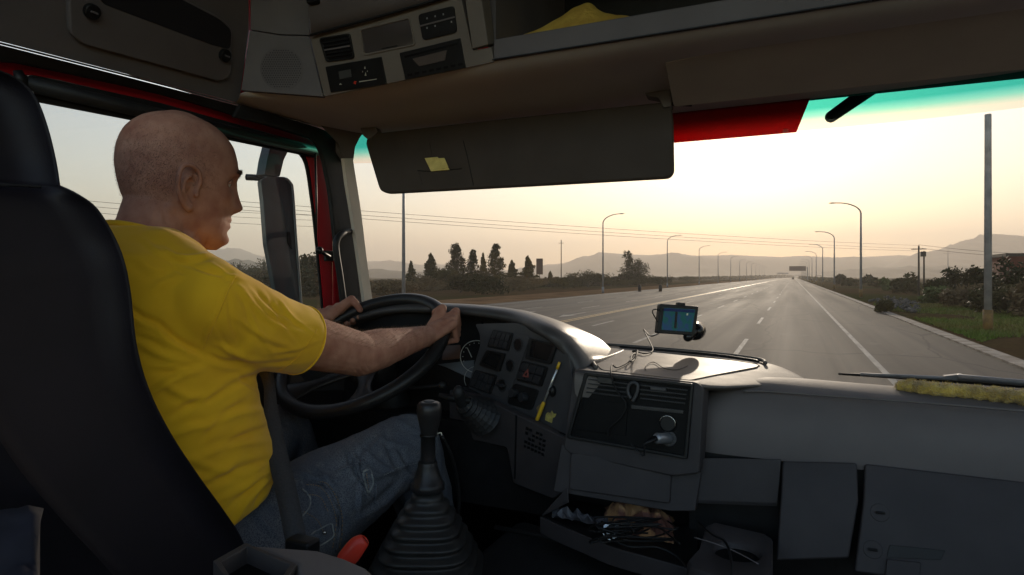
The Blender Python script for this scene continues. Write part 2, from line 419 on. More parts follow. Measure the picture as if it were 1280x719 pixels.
# trees and bushes
def tree(name, label, cat, loc, hgt, wid, m, group, nleaf=1500, kind='tall', leaf=0.22, seed=0, trunk=True):
    r = random.Random(seed); loc = Vector(loc)
    t = thing(name, label, cat, loc, group)
    clumps = []
    if kind == 'tall':
        nb = 34; lean = r.uniform(-.06, .06)
        for i in range(nb):
            f = i / (nb - 1); z = hgt * (0.14 + 0.84 * f); w = wid * 0.5 * (1.05 - 0.75 * f ** 1.6) * (0.55 + 0.75 * abs(noise.noise(Vector((f * 4.0, seed * 1.7, 0)))) * 2)
            a = r.uniform(0, 6.28); q = w * r.uniform(0.2, 0.95)
            clumps.append((Vector((math.cos(a) * q + lean * z, math.sin(a) * q, z)), wid * r.uniform(0.09, 0.17) * (1.15 - .6 * f), hgt * r.uniform(0.03, 0.065)))
    elif kind == 'conifer':
        nb = 30
        for i in range(nb):
            f = (i / (nb - 1)) ** .9; z = hgt * (0.06 + 0.92 * f); w = wid * 0.5 * (1.02 - f) ** 0.75 * r.uniform(.7, 1.15)
            a = r.uniform(0, 6.28); q = w * r.uniform(.3, .9)
            clumps.append((Vector((math.cos(a) * q, math.sin(a) * q, z)), wid * r.uniform(.07, .14) * (1.2 - f), hgt * r.uniform(0.035, 0.06)))
    else:
        nb = 12
        for i in range(nb):
            a = r.uniform(0, 6.28); q = r.uniform(0, 1) ** 0.5 * wid * 0.36
            zz = hgt * r.uniform(0.2, 0.78) * (1 - 0.5 * (q / (wid * 0.5)) ** 2)
            clumps.append((Vector((math.cos(a) * q, math.sin(a) * q, zz)), wid * 0.2 * r.uniform(0.7, 1.2), hgt * 0.24 * r.uniform(0.7, 1.1)))
    mb = MB()
    for i in range(nleaf):
        c_, rr, rz = clumps[r.randrange(len(clumps))]
        d = Vector((r.gauss(0, 1), r.gauss(0, 1), r.gauss(0, 1))); d.normalize(); d *= r.uniform(0.35, 1.1)
        if kind != 'bush' and r.random() < .55:
            f_ = r.random() ** 1.15; a_ = r.uniform(0, 6.28)
            lob = .62 + .5 * noise.noise(Vector((math.cos(a_) * 1.3 + seed, math.sin(a_) * 1.3, f_ * 5))) + .25 * noise.noise(Vector((a_ * 3, seed, f_ * 14)))
            env = wid * .40 * ((1 - f_) ** .65 if kind == 'conifer' else math.sin(math.pi * (.12 + .86 * f_)) ** .7) * lob
            c_ = Vector((math.cos(a_) * env * r.random() ** .5, math.sin(a_) * env * r.random() ** .5, hgt * (.05 + .93 * f_))); rr = rz = .12
        p = loc + c_ + Vector((d.x * rr, d.y * rr, d.z * rz)); p.z = max(p.z, loc.z + 0.02)
        u = Vector((r.gauss(0, 1), r.gauss(0, 1), r.gauss(0, 1))).normalized(); v = u.orthogonal().normalized()
        s_ = leaf * r.uniform(0.5, 1.3); u *= s_; v *= s_ * 0.55
        mb.add([p - u, p - v, p + u, p + v], [(0, 1, 2, 3)])
    mb.build('crown' if trunk else 'foliage', m, t)
    tb = MB()
    if trunk:
        tb.tube([loc + Vector((0, 0, -0.1)), loc + Vector((0.05, 0, hgt * 0.4)), loc + Vector((-0.05, 0.05, hgt * 0.9))], [wid * 0.035 + 0.05, wid * 0.025 + 0.03, 0.02], 6)
        for c_, rr, rz in clumps[::2]: tb.tube([loc + Vector((0, 0, c_.z * 0.65)), loc + c_], [0.05, 0.015], 5)
        tb.build('trunk', M['bark'], t)
    else:
        for c_, rr, rz in clumps[::2]: tb.tube([loc, loc + c_], [0.04, 0.01], 5)
        tb.build('stem', M['bark'], t)
    return t
def gat(px, py):       # ground point under a pixel
    p = atZ(px, py, -H); p.z = 0; return p
GT = 'trees beyond the opposite carriageway'
def hpx(px, base, top):
    p = gat(px, base); return p, proj((p.x, p.y, 0))[2] * (base - top) / F
spec = [  # x, base, top, width px, material, kind, label
 (539, 361, 319, 24, 'leafolive', 'conifer', 'pale olive tree, leftmost and lowest of the far row behind the wheel'),
 (514, 361, 328, 14, 'leafolive', 'conifer', 'slim small tree beside the pole left of the far tree row'),
 (571, 361, 307, 24, 'leafdark', 'tall', 'tallest dark tree of the far row, left part of the row'),
 (590, 361, 314, 12, 'leafdark', 'tall', 'narrow dark tree tight against the tallest one in the far row'),
 (604, 361, 318, 14, 'leafolive', 'conifer', 'pointed tree in the middle of the far row'),
 (618, 361, 307, 18, 'leafdark', 'tall', 'loose airy tree with gaps in its crown, right of the row middle'),
 (640, 361, 327, 16, 'leafolive', 'conifer', 'short pointed tree right of the airy tree'),
 (660, 361, 322, 22, 'leafolive', 'conifer', 'wide pointed tree at the right end of the far row'),
 (555, 362, 333, 22, 'leafolive', 'bush', 'low rounded tree filling the gap left of the tallest tree'),
 (786, 357, 315, 14, 'leafdark', 'tall', 'taller of the two isolated trees by the second left lamp'),
 (799, 357, 323, 14, 'leafdark', 'bush', 'shorter round one of the two isolated trees by the lamp'),
 (688, 358, 340, 10, 'leafolive', 'conifer', 'tiny pointed tree between the signboard and the wooden pole')]
for i, (px, b0, t0, w, m_, kd, lb) in enumerate(spec):
    p, h_ = hpx(px, b0, t0); wd = w * proj(p)[2] / F
    tree('roadside_tree', lb, 'tree', p, h_ * 1.03, wd * 2.0, M[m_], GT, 5200 if w > 15 else 3200, kd, 0.18, 100 + i)
bushes = [(482, 362, 350, 36, 'drybush', 'dry brown bush left of the lamp post behind the wheel'),
 (530, 364, 347, 46, 'drybush', 'brown shrub at the foot of the palest tree'),
 (575, 366, 345, 46, 'leafdark', 'dark bush at the foot of the tallest tree'),
 (605, 368, 347, 40, 'leafdark', 'darkest rounded bush before the tree row'),
 (640, 364, 349, 40, 'drybush', 'brownish bush under the right end of the tree row'),
 (668, 362, 350, 34, 'drybush', 'low bush just left of the signboard'),
 (705, 361, 349, 34, 'leafolive', 'low bush at the foot of the wooden power pole'),
 (735, 359, 342, 52, 'leafdark', 'dark shrub mound left of the first full lamp'),
 (770, 358, 348, 36, 'leafolive', 'shrub right beside the first full lamp'),
 (805, 357, 346, 40, 'leafdark', 'shrub under the two isolated trees'),
 (826, 356, 346, 26, 'leafdark', 'shrub before the second full lamp'),
 (860, 353, 346, 24, 'leafolive', 'low scrub beyond the second full lamp'),
 (500, 368, 352, 60, 'drybush', 'long dry bush seen over the wheel rim'),
 (620, 361, 345, 50, 'leafolive', 'olive scrub behind the darkest bush')]
for i, (px, b0, t0, w, m_, lb) in enumerate(bushes):
    p, h_ = hpx(px, b0, t0); wd = 1.35 * w * proj(p)[2] / F; h_ *= 1.35
    tree('bush', lb, 'bush', p, h_, wd, M[m_], 'bushes beyond the opposite carriageway', 2400, 'bush', 0.17, 300 + i, trunk=False)
rb = [(1262, 392, 322, 60, 'leafdark', 'tall dark bush behind the near right post'),
 (1225, 384, 327, 56, 'leafdark', 'dark bushy tree just left of the near right post'),
 (1185, 378, 329, 50, 'leafdark', 'dark rounded bush right of the pair of wooden poles'),
 (1212, 388, 350, 60, 'drybush', 'brown bush low in front of the dark ones'),
 (1255, 396, 352, 70, 'leafolive', 'olive bush by the verge behind the near post'),
 (1178, 380, 354, 44, 'leafgreen', 'brighter green bush at the foot of the dark mass'),
 (1133, 368, 341, 34, 'leafolive', 'olive shrub left of the wooden poles'),
 (1115, 364, 345, 30, 'leafgreen', 'light green shrub beyond the rubble'),
 (1096, 360, 346, 24, 'leafolive', 'shrub right of the first right lamp'),
 (1064, 358, 346, 22, 'leafolive', 'shrub left of the first right lamp'),
 (1050, 356, 342, 16, 'leafdark', 'small hazy dark shrub between right lamps'),
 (1085, 357, 343, 18, 'leafdark', 'small dark shrub behind the first right lamp'),
 (1106, 391, 375, 22, 'leafolive', 'spiky bush among the rubble stones'),
 (1300, 400, 345, 60, 'drybush', 'brown thicket at the right edge under the brick building')]
for i, (px, b0, t0, w, m_, lb) in enumerate(rb):
    p, h_ = hpx(px, b0, t0); wd = w * proj(p)[2] / F; p.z = 0.08
    tree('bush', lb, 'bush', p, h_, wd, M[m_], 'bushes on the right hand verge', 2200 if w > 40 else 1100, 'bush', 0.045 + 0.0028 * proj(p)[2], 500 + i, trunk=False)
# trees seen through the driver's window
for i, (px, t0, w, m_) in enumerate([(372, 327, 13, 0), (381, 319, 12, 0), (390, 323, 12, 0), (399, 320, 13, 0), (408, 328, 13, 0), (330, 318, 40, 1), (300, 322, 36, 1), (280, 326, 30, 1)]):
    p, h_ = hpx(px, 366 if m_ == 0 else 357, t0); wd = w * proj(p)[2] / F
    lb = ['first pointed dark tree right of the mirror', 'tallest pointed tree seen in the front of the door window', 'third pointed dark tree in the door window', 'fourth pointed dark tree near the red frame', 'pointed tree behind the red door frame',
          'broad hazy tree just left of the mirror', 'broad hazy tree below the driver\'s chin', 'low hazy tree by the driver\'s neck'][i]
    tree('window_side_tree', lb, 'tree', p, h_, wd * 2.6, M['leafdark'] if m_ == 0 else M['leafolive'], 'trees seen through the side window', 2600, 'conifer' if m_ == 0 else 'bush', 0.25, 700 + i)
mbg = MB(); r = random.Random(3)
for i in range(6500):       # scrub line that reads as one mass beyond the left carriageway
    px = r.uniform(360, 990); base_ = 346 + 12 * (1 - (px - 360) / 630.0) * r.uniform(0.75, 1.25) + 1.2
    p = gat(px, base_); s_ = proj(p)[2] * r.uniform(0.6, 2.0) / F
    for k in range(4):
        u = Vector((r.gauss(0, 1), r.gauss(0, 1), r.gauss(0, 1))).normalized(); v = u.orthogonal() * s_ * 0.6; u *= s_; q = p + Vector((r.uniform(-2, 2) * s_, r.uniform(-2, 2) * s_, r.uniform(0.2, 1.4) * s_))
        mbg.add([q - u, q - v, q + u, q + v], [(0, 1, 2, 3)])
for i in range(5200):       # denser brush under and behind the far trees
    px = r.uniform(380, 800); base_ = 355 + 9 * (1 - (px - 440) / 400.0) * r.uniform(.6, 1.15)
    p = gat(px, base_); dd_ = proj(p)[2] / F; hgt_ = (5 + 11 * max(0, noise.noise(Vector((px * .035, base_ * .4, 1))) + .25)) * dd_; s_ = dd_ * r.uniform(1.0, 2.6)
    for k in range(5):
        u = Vector((r.gauss(0, 1), r.gauss(0, 1), r.gauss(0, 1))).normalized(); v = u.orthogonal() * s_ * 0.6; u *= s_; q = p + Vector((r.uniform(-3, 3) * s_, r.uniform(-3, 3) * s_, hgt_ * r.random() ** 1.3))
        mbg.add([q - u, q - v, q + u, q + v], [(0, 1, 2, 3)])
tag(mbg.build('scrub', M['brush']), 'low scrub along the far side of the highway', 'scrub', kind='stuff')
mbg = MB()
for i in range(2600):       # right hand far scrub
    px = r.uniform(1000, 1180); base_ = 346 + (px - 985) * 0.11 * r.uniform(0.5, 1.0) + 1.0
    p = gat(px, base_); 
    if p.x < 8.5: continue
    s_ = proj(p)[2] * r.uniform(0.6, 2.0) / F
    for k in range(4):
        u = Vector((r.gauss(0, 1), r.gauss(0, 1), r.gauss(0, 1))).normalized(); v = u.orthogonal() * s_ * 0.6; u *= s_; q = p + Vector((r.uniform(-2, 2) * s_, r.uniform(-2, 2) * s_, r.uniform(0.2, 1.4) * s_))
        mbg.add([q - u, q - v, q + u, q + v], [(0, 1, 2, 3)])
tag(mbg.build('scrub', M['leafolive']), 'hazy low scrub beyond the right hand lamps', 'scrub', kind='stuff')
# grass on the right verge
mbg = MB()
for i in range(42000):
    y = 12 + 50 * r.random() ** 1.3; x = 6.3 + 14 * r.random() ** 1.2
    if noise.noise(Vector((x * 0.12 + 4, y * 0.06, 2))) < -0.18 and x < 14: continue
    if x < 8.2 and y < 26: continue
    z = vergeh(x, y); a = r.uniform(0, 3.14); hh = r.uniform(0.05, 0.2); w = r.uniform(0.01, 0.03) + 0.0008 * y
    dx, dy = math.cos(a) * w, math.sin(a) * w; lx, ly = r.gauss(0, 0.05), r.gauss(0, 0.05)
    mbg.add([(x - dx, y - dy, z - 0.01), (x + dx, y + dy, z - 0.01), (x + lx, y + ly, z + hh)], [(0, 1, 2)])
tag(mbg.build('grass', M['grassblade']), 'short green and straw grass on the right verge', 'grass', kind='stuff')
# rubble
mbg = MB()
for i in range(170):
    px = r.uniform(1085, 1150); py = r.uniform(380, 394) - 4 * math.exp(-((px - 1110) / 30) ** 2)
    p = gat(px, py)
    if p.x < 6.6: continue
    s_ = r.uniform(0.08, 0.26); p.z = 0.12 + r.uniform(0, 0.32) * math.exp(-((px - 1118) / 26) ** 2)
    R_ = Matrix.Rotation(r.uniform(0, 6), 3, Vector((r.random(), r.random(), r.random())).normalized())
    mbg.ball(p, (s_, s_ * r.uniform(0.5, 1), s_ * r.uniform(0.4, 0.9)), 5, 4, R_)
tag(mbg.build('rubble', M['rock']), 'heap of grey broken stones on the right verge', 'rubble', kind='stuff')

# street lamps
def lamp_proto(hgt, side, label, loc, grp):
    t = thing('street_lamp', label, 'street lamp', (0, 0, 0), grp)
    MB().tube([(0, 0, -0.1), (0, 0, hgt * 0.6), (0, 0, hgt - 1.4)], [0.14, 0.11, 0.085], 10).build('pole', M['galv'], t, smooth=True)
    MB().tube([(0, 0, 0), (0, 0, 0.9)], 0.19, 10).build('pole_base', M['polebase'] if side < 0 else M['galv'], t, smooth=True)
    arc = [Vector((side * 2.7 * (1 - math.cos(a)) * 0.95, 0, hgt - 1.4 + 1.35 * math.sin(a))) for a in [math.pi / 2 * k / 8 for k in range(9)]]
    MB().tube(arc, [0.085 - 0.004 * k for k in range(9)], 8).build('arm', M['galv'], t, smooth=True)
    e = arc[-1]; MB().ball(e + Vector((side * 0.32, 0, 0.0)), (0.42, 0.14, 0.08), 12, 8).build('lamp_head', M['galv'], t, smooth=True)
    t.location = loc; return t
GR, GL = 'street lamps along the right kerb', 'street lamps along the opposite carriageway'
lr = lamp_proto(11.0, -1, 'street lamp arching left, nearest complete one on the right kerb', (7.1, 82, 0.1), GR)
for k in range(1, 12):
    c = copy_tree(lr); c.location = (7.1, 82 + 51 * k, 0.1)
    c['label'] = ['', 'second street lamp on the right kerb', 'third street lamp on the right kerb, half faded', 'fourth street lamp on the right kerb'][k] if k < 4 else 'hazy distant street lamp in the bunched far end of the right row'
ll = lamp_proto(11.9, 1, 'street lamp left of the road hidden above by the visor, rising behind the steering wheel', (-26.2, 38.8, 0), GL)
for k in range(1, 13):
    c = copy_tree(ll); c.location = (-26.2, 38.8 + 53 * k, 0)
    c['label'] = ['', 'street lamp arching right, nearest complete one on the left side', 'second complete street lamp on the left, by two isolated trees', 'third complete street lamp on the left side', 'fourth complete street lamp on the left side'][k] if k < 5 else 'hazy distant street lamp in the bunched far end of the left row'
t = thing('roadside_post', 'thick grey post with ochre base standing near on the right verge', 'post', (7.55, 32.5, 0.1))
pp = gat(1235, 416)
t.location = (pp.x, pp.y, 0.05)
dpp = proj(pp)[2]; htop = (416 - 143) * dpp / F
MB().tube([pp + Vector((0, 0, 0.0)), pp + Vector((0, 0, 1.0))], 0.19, 12).build('pole_base', M['polebase'], t, smooth=True)
MB().tube([pp + Vector((0, 0, 1.0)), pp + Vector((0, 0, htop - 0.02)), pp + Vector((0, 0, htop))], [0.15, 0.13, 0.12], 14).build('pole', M['polewhite'], t, smooth=True)
def wpole(label, px, base_, top, w, box=False):
    p, h_ = hpx(px, base_, top); t = thing('power_pole', label, 'pole', p, 'wooden poles')
    MB().tube([p, p + Vector((0, 0, h_))], [w, w * 0.7], 8).build('post', M['wood'], t, smooth=True)
    if box: MB().box(p + Vector((-0.1, 0, h_ * 0.93)), (0.7, 0.5, h_ * 0.12)).build('transformer_box', M['wood'], t, bevel=0.03)
    else: MB().box(p + Vector((0, 0, h_ * 0.93)), (1.6 if w < 0.2 else 0.4, 0.08, 0.1)).build('crossarm', M['wood'], t)
wpole('wooden pole right of the rubble, left one of the pair', 1148.5, 371, 307, 0.13)
wpole('wooden pole with a box on top, right one of the pair', 1155, 366, 314, 0.15, True)
wpole('slim wooden power pole right of the brown signboard', 701.5, 357, 300, 0.16)
p, h_ = hpx(674.5, 357, 324)
t = thing('signboard', 'brown rectangular signboard on a post beyond the left carriageway', 'sign', p)
dd = proj(p)[2] / F
MB().tube([p, p + Vector((0, 0, h_ * 0.5))], 0.09, 6).build('post', M['wood'], t)
MB().box(p + Vector((0, 0, h_ * 0.72)), (8.8 * dd, 0.12, 20 * dd)).build('board', mat('brown_sign_paint', (0.10, 0.055, 0.04), 0.6), t, bevel=0.02)
# overhead gantry
gy = 430
t = thing('sign_gantry', 'distant overhead road sign over the right lanes', 'road sign', (7.5, gy, 0))
MB().tube([(8.2, gy, 0), (8.2, gy, 8.5)], 0.2, 8).build('post', M['galv'], t)
MB().tube([(8.2, gy, 7.8), (-0.5, gy, 7.8)], 0.15, 6).build('arm', M['galv'], t)
MB().box((2.5, gy - 0.3, 7.6), (9.5, 0.15, 3.0)).build('sign_panel', mat('sign_panel_brown', (0.16, 0.11, 0.10), 0.6), t, bevel=0.03)
# second, farther gantry
t = thing('sign_gantry', 'farthest faint overhead sign at the end of the road', 'road sign', (-14, 1150, 0))
MB().tube([(-25, 1150, 0), (-25, 1150, 8)], 0.25, 6).build('post', M['galv'], t)
MB().box((-16, 1150, 8.0), (18, 0.2, 2.6)).build('sign_panel', M['galv'], t)
# bollard bins by the left road edge
for k, (px, lb) in enumerate([(799.5, 'dark round bin left one of two on the left road edge'), (825.5, 'dark round bin right one of two on the left road edge')]):
    p = gat(px, 364.5); t = thing('litter_bin', lb, 'bin', p, 'bins on the left road edge')
    MB().tube([p, p + Vector((0, 0, 0.85))], [0.26, 0.3], 10).build('body', M['black'], t, smooth=True)
    MB().tube([p + Vector((0, 0, 0.87)), p + Vector((0, 0, 1.1))], [0.33, 0.12], 10).build('lid', M['black'], t, smooth=True)
# distant motorcyclist stand-in: a small far van on the lane
p = Vector((-0.1, 560, 0))
t = thing('stand_in_van', 'tiny dark van standing in for a motorcyclist far ahead in the lane', 'van', p)
MB().box(p + Vector((0, 0, 0.95)), (1.8, 4.4, 1.2)).build('body', M['blackgloss'], t, bevel=0.2)
MB().box(p + Vector((0, 0.3, 1.75)), (1.6, 2.6, 0.5)).build('roof', M['blackgloss'], t, bevel=0.15)
for sx in (-0.75, 0.75):
    for sy in (-1.4, 1.4):
        MB().tube([p + Vector((sx - 0.1, sy, 0.33)), p + Vector((sx + 0.1, sy, 0.33))], 0.33, 12).build('wheel', M['black'], t)
# brick building at the right edge
p0 = gat(1283, 380)
t = thing('brick_building', 'red brick building at the right edge above the bushes', 'building', (p0.x + 6, p0.y + 4, 0))
dz = proj(p0)[2]
htp = (380 - 316) * dz / F
xl = p0.x; yl = p0.y
xl = gat(1266, 380).x
MB().box((xl + 6, yl + 4.5, htp / 2 - 0.15), (12, 7, htp - 0.3)).build('wall', M['brick'], t)
MB().box((xl + 6, yl + 4.5, htp - 0.15), (12.3, 7.3, 0.3)).build('roof_slab', M['wood'], t)
MB().box((xl + 3, yl + 0.99, htp * 0.55), (1.2, 0.1, 1.3)).build('window', M['blackgloss'], t)
# overhead wires
def wire(label, a, b_, sag, rad=0.02):
    pts = [a.lerp(b_, k / 24) - Vector((0, 0, sag * 4 * (k / 24) * (1 - k / 24))) for k in range(25)]
    tag(MB().tube(pts, rad, 5).build('overhead_wire', M['wire']), label, 'wire', 'overhead wires')
wl = [(250, 283, 292, 700, 300), (254, 290, 297, 701, 305)]
for i, (ya, yb) in enumerate([(277, 309), (283, 313), (288, 316)]):
    wire(['top', 'middle', 'lowest'][i] + ' wire running from the left edge to the far lamps', atD(200, ya - 33, 62), atD(1148, yb - 2, 96 if False else 150), 0.6, 0.022)
for i, (ya, yb) in enumerate([(252, 262), (259, 268), (266, 276)]):
    wire(['highest', 'second', 'third'][i] + ' wire seen behind the driver\'s head in the side window', atD(-60, ya - 18, 60), atD(420, yb + 8, 90), 0.5, 0.022)
for i, (ya, yb) in enumerate([(306, 322), (310, 327)]):
    wire(['upper', 'lower'][i] + ' wire running from the wooden poles to the right edge', atD(1148, ya, 75), atD(1400, yb, 60), 0.3, 0.018)
p = gat(1185, 350); 
t = thing('pylon', 'faint lattice pylon before the right hand hills', 'pylon', atD(1185, 347, 900) - Vector((0, 0, H)))
p = atD(1185, 346, 900); p.z = 0
MB().tube([p, p + Vector((0, 0, 42))], [1.2, 0.3], 4).build('mast', M['galv'], t)
MB().box(p + Vector((0, 0, 36)), (12, 0.4, 0.4)).build('crossarm', M['galv'], t)

mbg = MB(); r = random.Random(33)
for i in range(3800):       # thicket low in the side window
    px = r.uniform(262, 420); base_ = r.uniform(352, 372); p = gat(px, base_); dd_ = proj(p)[2] / F; s_ = dd_ * r.uniform(1.0, 2.6)
    hgt_ = (8 + 20 * max(0, noise.noise(Vector((px * .03, 2.2, 1))) + .3) + (14 if px > 366 else 0)) * dd_
    for k in range(5):
        u = Vector((r.gauss(0, 1), r.gauss(0, 1), r.gauss(0, 1))).normalized(); v = u.orthogonal() * s_ * 0.6; u *= s_; q = p + Vector((r.uniform(-3, 3) * s_, r.uniform(-3, 3) * s_, hgt_ * r.random() ** 1.2))
        mbg.add([q - u, q - v, q + u, q + v], [(0, 1, 2, 3)])
tag(mbg.build('thicket', M['brush']), 'dark thicket seen low through the driver window', 'thicket', kind='stuff')

# the hazy air
hb = MB().box((0, 4200, 250), (13800, 9000, 502)).build('haze', None)
hm = bpy.data.materials.new('haze_air'); hm.use_nodes = True
n = hm.node_tree.nodes; l = hm.node_tree.links; n.remove(n['Principled BSDF'])
pv = n.new('ShaderNodeVolumePrincipled'); pv.inputs['Color'].default_value = (0.95, 0.86, 0.76, 1); pv.inputs['Density'].default_value = 0.0004
pv.inputs['Anisotropy'].default_value = 0.35
l.new(pv.outputs[0], n['Material Output'].inputs['Volume']); hb.data.materials.append(hm)
tag(hb, 'warm dusty haze filling the air', 'haze', kind='stuff')

# ---------------------------------------------------------------- the cab
def lerp(a, b_, t): return a + (b_ - a) * t
cab = thing('truck_cab', 'grey plastic interior of a truck cab around the driver, overhead lockers and lining', 'truck cab', (-0.35, 0.5, 1.35))
# cab floor, low back wall, short roof, firewall; left open behind for sky fill
MB().box(C(-0.35, 0.65, -1.14), (2.3, 2.9, 0.06)).build('cab_floor', M['black'], cab)
MB().box(C(-0.35, -0.85, -0.65), (2.2, 0.06, 0.95)).build('rear_wall', M['console'], cab)
MB().box(C(-0.35, 0.85, 1.05), (2.3, 1.45, 0.06)).build('roof_lining', M['headliner'], cab)
MB().box(C(-0.35, 2.02, -0.80), (2.3, 0.06, 0.86)).build('firewall', M['black'], cab)
# overhead header (underside between the lip of the shelf and the windscreen)
def H3(A, B, Cc):
    return [A, lerp(A, B, .12) + Vector((0, 0, -.012)), lerp(A, B, .45) + Vector((0, 0, -.006)), B, lerp(B, Cc, .5) + Vector((0, 0, .0)), Cc]
cols = []
a0 = atX(300, 113, -1.33); b0 = atX(296, 129, -1.40); cols.append(H3(a0, b0, b0 + Vector((-.05, 0, .01))))
a0 = atX(350, 117, -1.27); b0 = atX(350, 143, -1.39); cols.append(H3(a0, b0, b0 + Vector((-.05, 0.02, .01))))
a0 = atY(404, 120, 1.3); b0 = atX(430, 164, -1.34); cols.append(H3(a0, b0, b0 + Vector((-.03, 0.10, .0))))
for X in (-1.05, -0.9, -0.7, -0.5, -0.3, -0.1, 0.1, 0.35, 0.6, 0.85):
    up = 0.0 if X < -0.35 else 0.022
    cols.append(H3(C(X, 1.3, .497), C(X, 1.62, .458 + up), C(X, 1.85, .47)))
rows = [[cols[i][j] for i in range(len(cols))] for j in range(6)]
MB().grid(rows).build('header_lining', M['headliner'], cab, smooth=True, subsurf=2)
# left locker wall above the door
SP = Plane(atX(0, 52, -1.40), atX(296, 128, -1.40), atX(250, 0, -1.31))
plate(SP, [(-260, -15), (299, 129), (311, 38), (311, -20), (250, -160), (-260, -160)], 0, 0.03, 'side_locker_panel', M['headdark'], cab)
pad = plate(SP, [(82, -8), (84, 40), (100, 54), (272, 101), (285, 94), (287, 34), (272, 20), (215, -8)], 0.012, 0.02, 'locker_lid', M['headdark'], cab, r=8, bevel=0.004)
plate(SP, [(118, -8), (124, 3), (262, 55), (284, 60), (285, 36), (270, 22), (212, -8)], 0.0135, 0.004, 'locker_handle_recess', mat('recess_dark', (0.02, 0.019, 0.022), 0.5), pad, r=6, bevel=0.001)
for k, (px, py, rr) in enumerate([(109, 12, 0.016), (276, 67, 0.016)]):
    q = SP.hit(px, py); MB().tube([q + SP.n * 0.008, q + SP.n * 0.022, q + SP.n * 0.024], [rr, rr, rr * 0.8], 18).build('locker_lock', M['black'], pad, smooth=False, bevel=0.001)
    MB().box(q + SP.n * 0.0255, (0.003, 0.014, 0.004)).build('locker_slot', M['headdark'], pad)
# speaker corner
KP = Plane(atX(312, 38, -1.30), atX(301, 112, -1.33), atY(404, 120, 1.3))
sp = plate(KP, [(312.5, 38), (301, 113), (404, 121), (386, 45), (350, 44)], 0.0, 0.02, 'speaker_corner_panel', M['headdark'], cab, bevel=0.002)
plate(KP, [(311, -60), (312.3, 36.5), (350, 42.5), (386, 43.5), (384, -20), (370, -60)], -0.004, 0.02, 'upper_corner_panel', M['headdark'], cab, bevel=0.002)
ex = (KP.hit(362, 85) - KP.hit(352, 85)).normalized(); ey = ex.cross(KP.n)
cen = KP.hit(352, 86); mbx = MB()
rg = (KP.hit(352, 60) - cen).length
for i in range(-9, 10):
    for j in range(-9, 10):
        x = (i + 0.5 * (j % 2)) * rg / 8.5; y = j * rg / 9.2
        if x * x + y * y < (rg * 0.97) ** 2:
            q = cen + ex * x + ey * y
            mbx.tube([q + KP.n * 0.0003, q + KP.n * 0.0012], rg / 26, 6)
mbx.build('speaker_grille', mat('grille_holes', (0.06, 0.054, 0.054), 0.8), sp)
MB().tube([cen + KP.n * 0.0, cen + KP.n * 0.0008], rg * 1.06, 40).build('speaker_disc', mat('grille_face', (0.125, 0.11, 0.108), 0.7), sp)
# overhead console
OP = Plane(atY(404, 120, 1.3), atY(618, 78, 1.3), atY(388, 45, 1.25))
oc = thing('overhead_console', 'overhead console with radio, tachograph and air vent above the driver visor', 'console', OP.hit(500, 80))
plate(OP, [(387, 45), (405, 121), (618, 78), (614, 59), (591, 63), (577, 0), (572, -20), (480, -2)], 0, 0.03, 'console_face', M['console'], oc, bevel=0.002)
plate(OP, [(579, -30), (592.5, 61.5), (612.5, 56), (600, -30)], 0.010, 0.045, 'shelf_side_pillar', M['console'], cab, bevel=0.003)
# lip line of the console top
MB().tube([atY(388, 44, 1.24), atY(470, 22, 1.24), atY(560, -4, 1.24)], 0.0035, 6).build('console_seam', M['black'], cab)
def cz(x, y): return (380 + x / 4.923, y / 4.923)
cq = [cz(*p) for p in [(95, 235), (285, 205), (315, 360), (140, 385)]]
ventp = frame_ring(OP, cq, [cz(*p) for p in [(108, 247), (276, 218), (302, 350), (150, 372)]], 0.004, 0.006, 'air_vent', M['black'], oc, ro=4, ri=3)
plate(OP, cq, 0.001, 0.002, 'air_vent_back', M['blackgloss'], oc, r=4, bevel=0.0003)
for k in range(5):
    t = 0.14 + 0.18 * k
    a_ = Vector(cz(112, 250)).lerp(Vector(cz(150, 368)), t); b_ = Vector(cz(276, 220)).lerp(Vector(cz(300, 345)), t)
    plate(OP, [(a_.x, a_.y - 1), (b_.x, b_.y - 1), (b_.x, b_.y + 1), (a_.x, a_.y + 1)], 0.0045, 0.002, 'vent_slat', M['headdark'] if k == 2 else M['black'], ventp, bevel=0.0003)
lid = [cz(*p) for p in [(352, 187), (648, 116), (678, 272), (374, 333)]]
frame_ring(OP, [cz(*p) for p in [(330, 180), (650, 105), (690, 278), (368, 345)]], lid, 0.003, 0.004, 'stowage_frame', M['console'], oc, ro=4, ri=3)
plate(OP, lid, 0.0, 0.003, 'stowage_lid', mat('lid_brown', (0.09, 0.075, 0.075), 0.5), oc, r=3, bevel=0.0006)
plate(OP, [cz(478, 298), cz(575, 278), cz(576, 284), cz(479, 304)], 0.0012, 0.001, 'lid_slot', M['black'], oc, bevel=0.0001)
sw = plate(OP, [cz(*p) for p in [(705, 90), (925, 35), (945, 200), (735, 250)]], 0.004, 0.006, 'switch_block', M['black'], oc, r=5, bevel=0.001)
plate(OP, [cz(715, 158), cz(935, 100), cz(936, 110), cz(717, 168)], 0.0065, 0.002, 'switch_divider', M['headdark'], sw, bevel=0.0004)
for i in range(4):
    for j in range(2):
        u = 0.12 + 0.25 * i; bx = Vector(cz(725, 110)).lerp(Vector(cz(925, 60)), u + 0.0); by = bx + Vector((2.5, 9 + 12 * j)) - Vector((0, 7))
        if (i + j) % 4 == 3: continue
        plate(OP, [(by.x - .7, by.y - 1), (by.x + .9, by.y - 1.4), (by.x + 1.1, by.y + .9), (by.x - .5, by.y + 1.3)], 0.0045, 0.0006, 'switch_symbol', mat('switch_symbol_grey', (0.25, 0.25, 0.25), 0.6) if 'swsym' not in M else M['swsym'], sw, bevel=0.0001)
        M.setdefault('swsym', bpy.data.materials['switch_symbol_grey'])
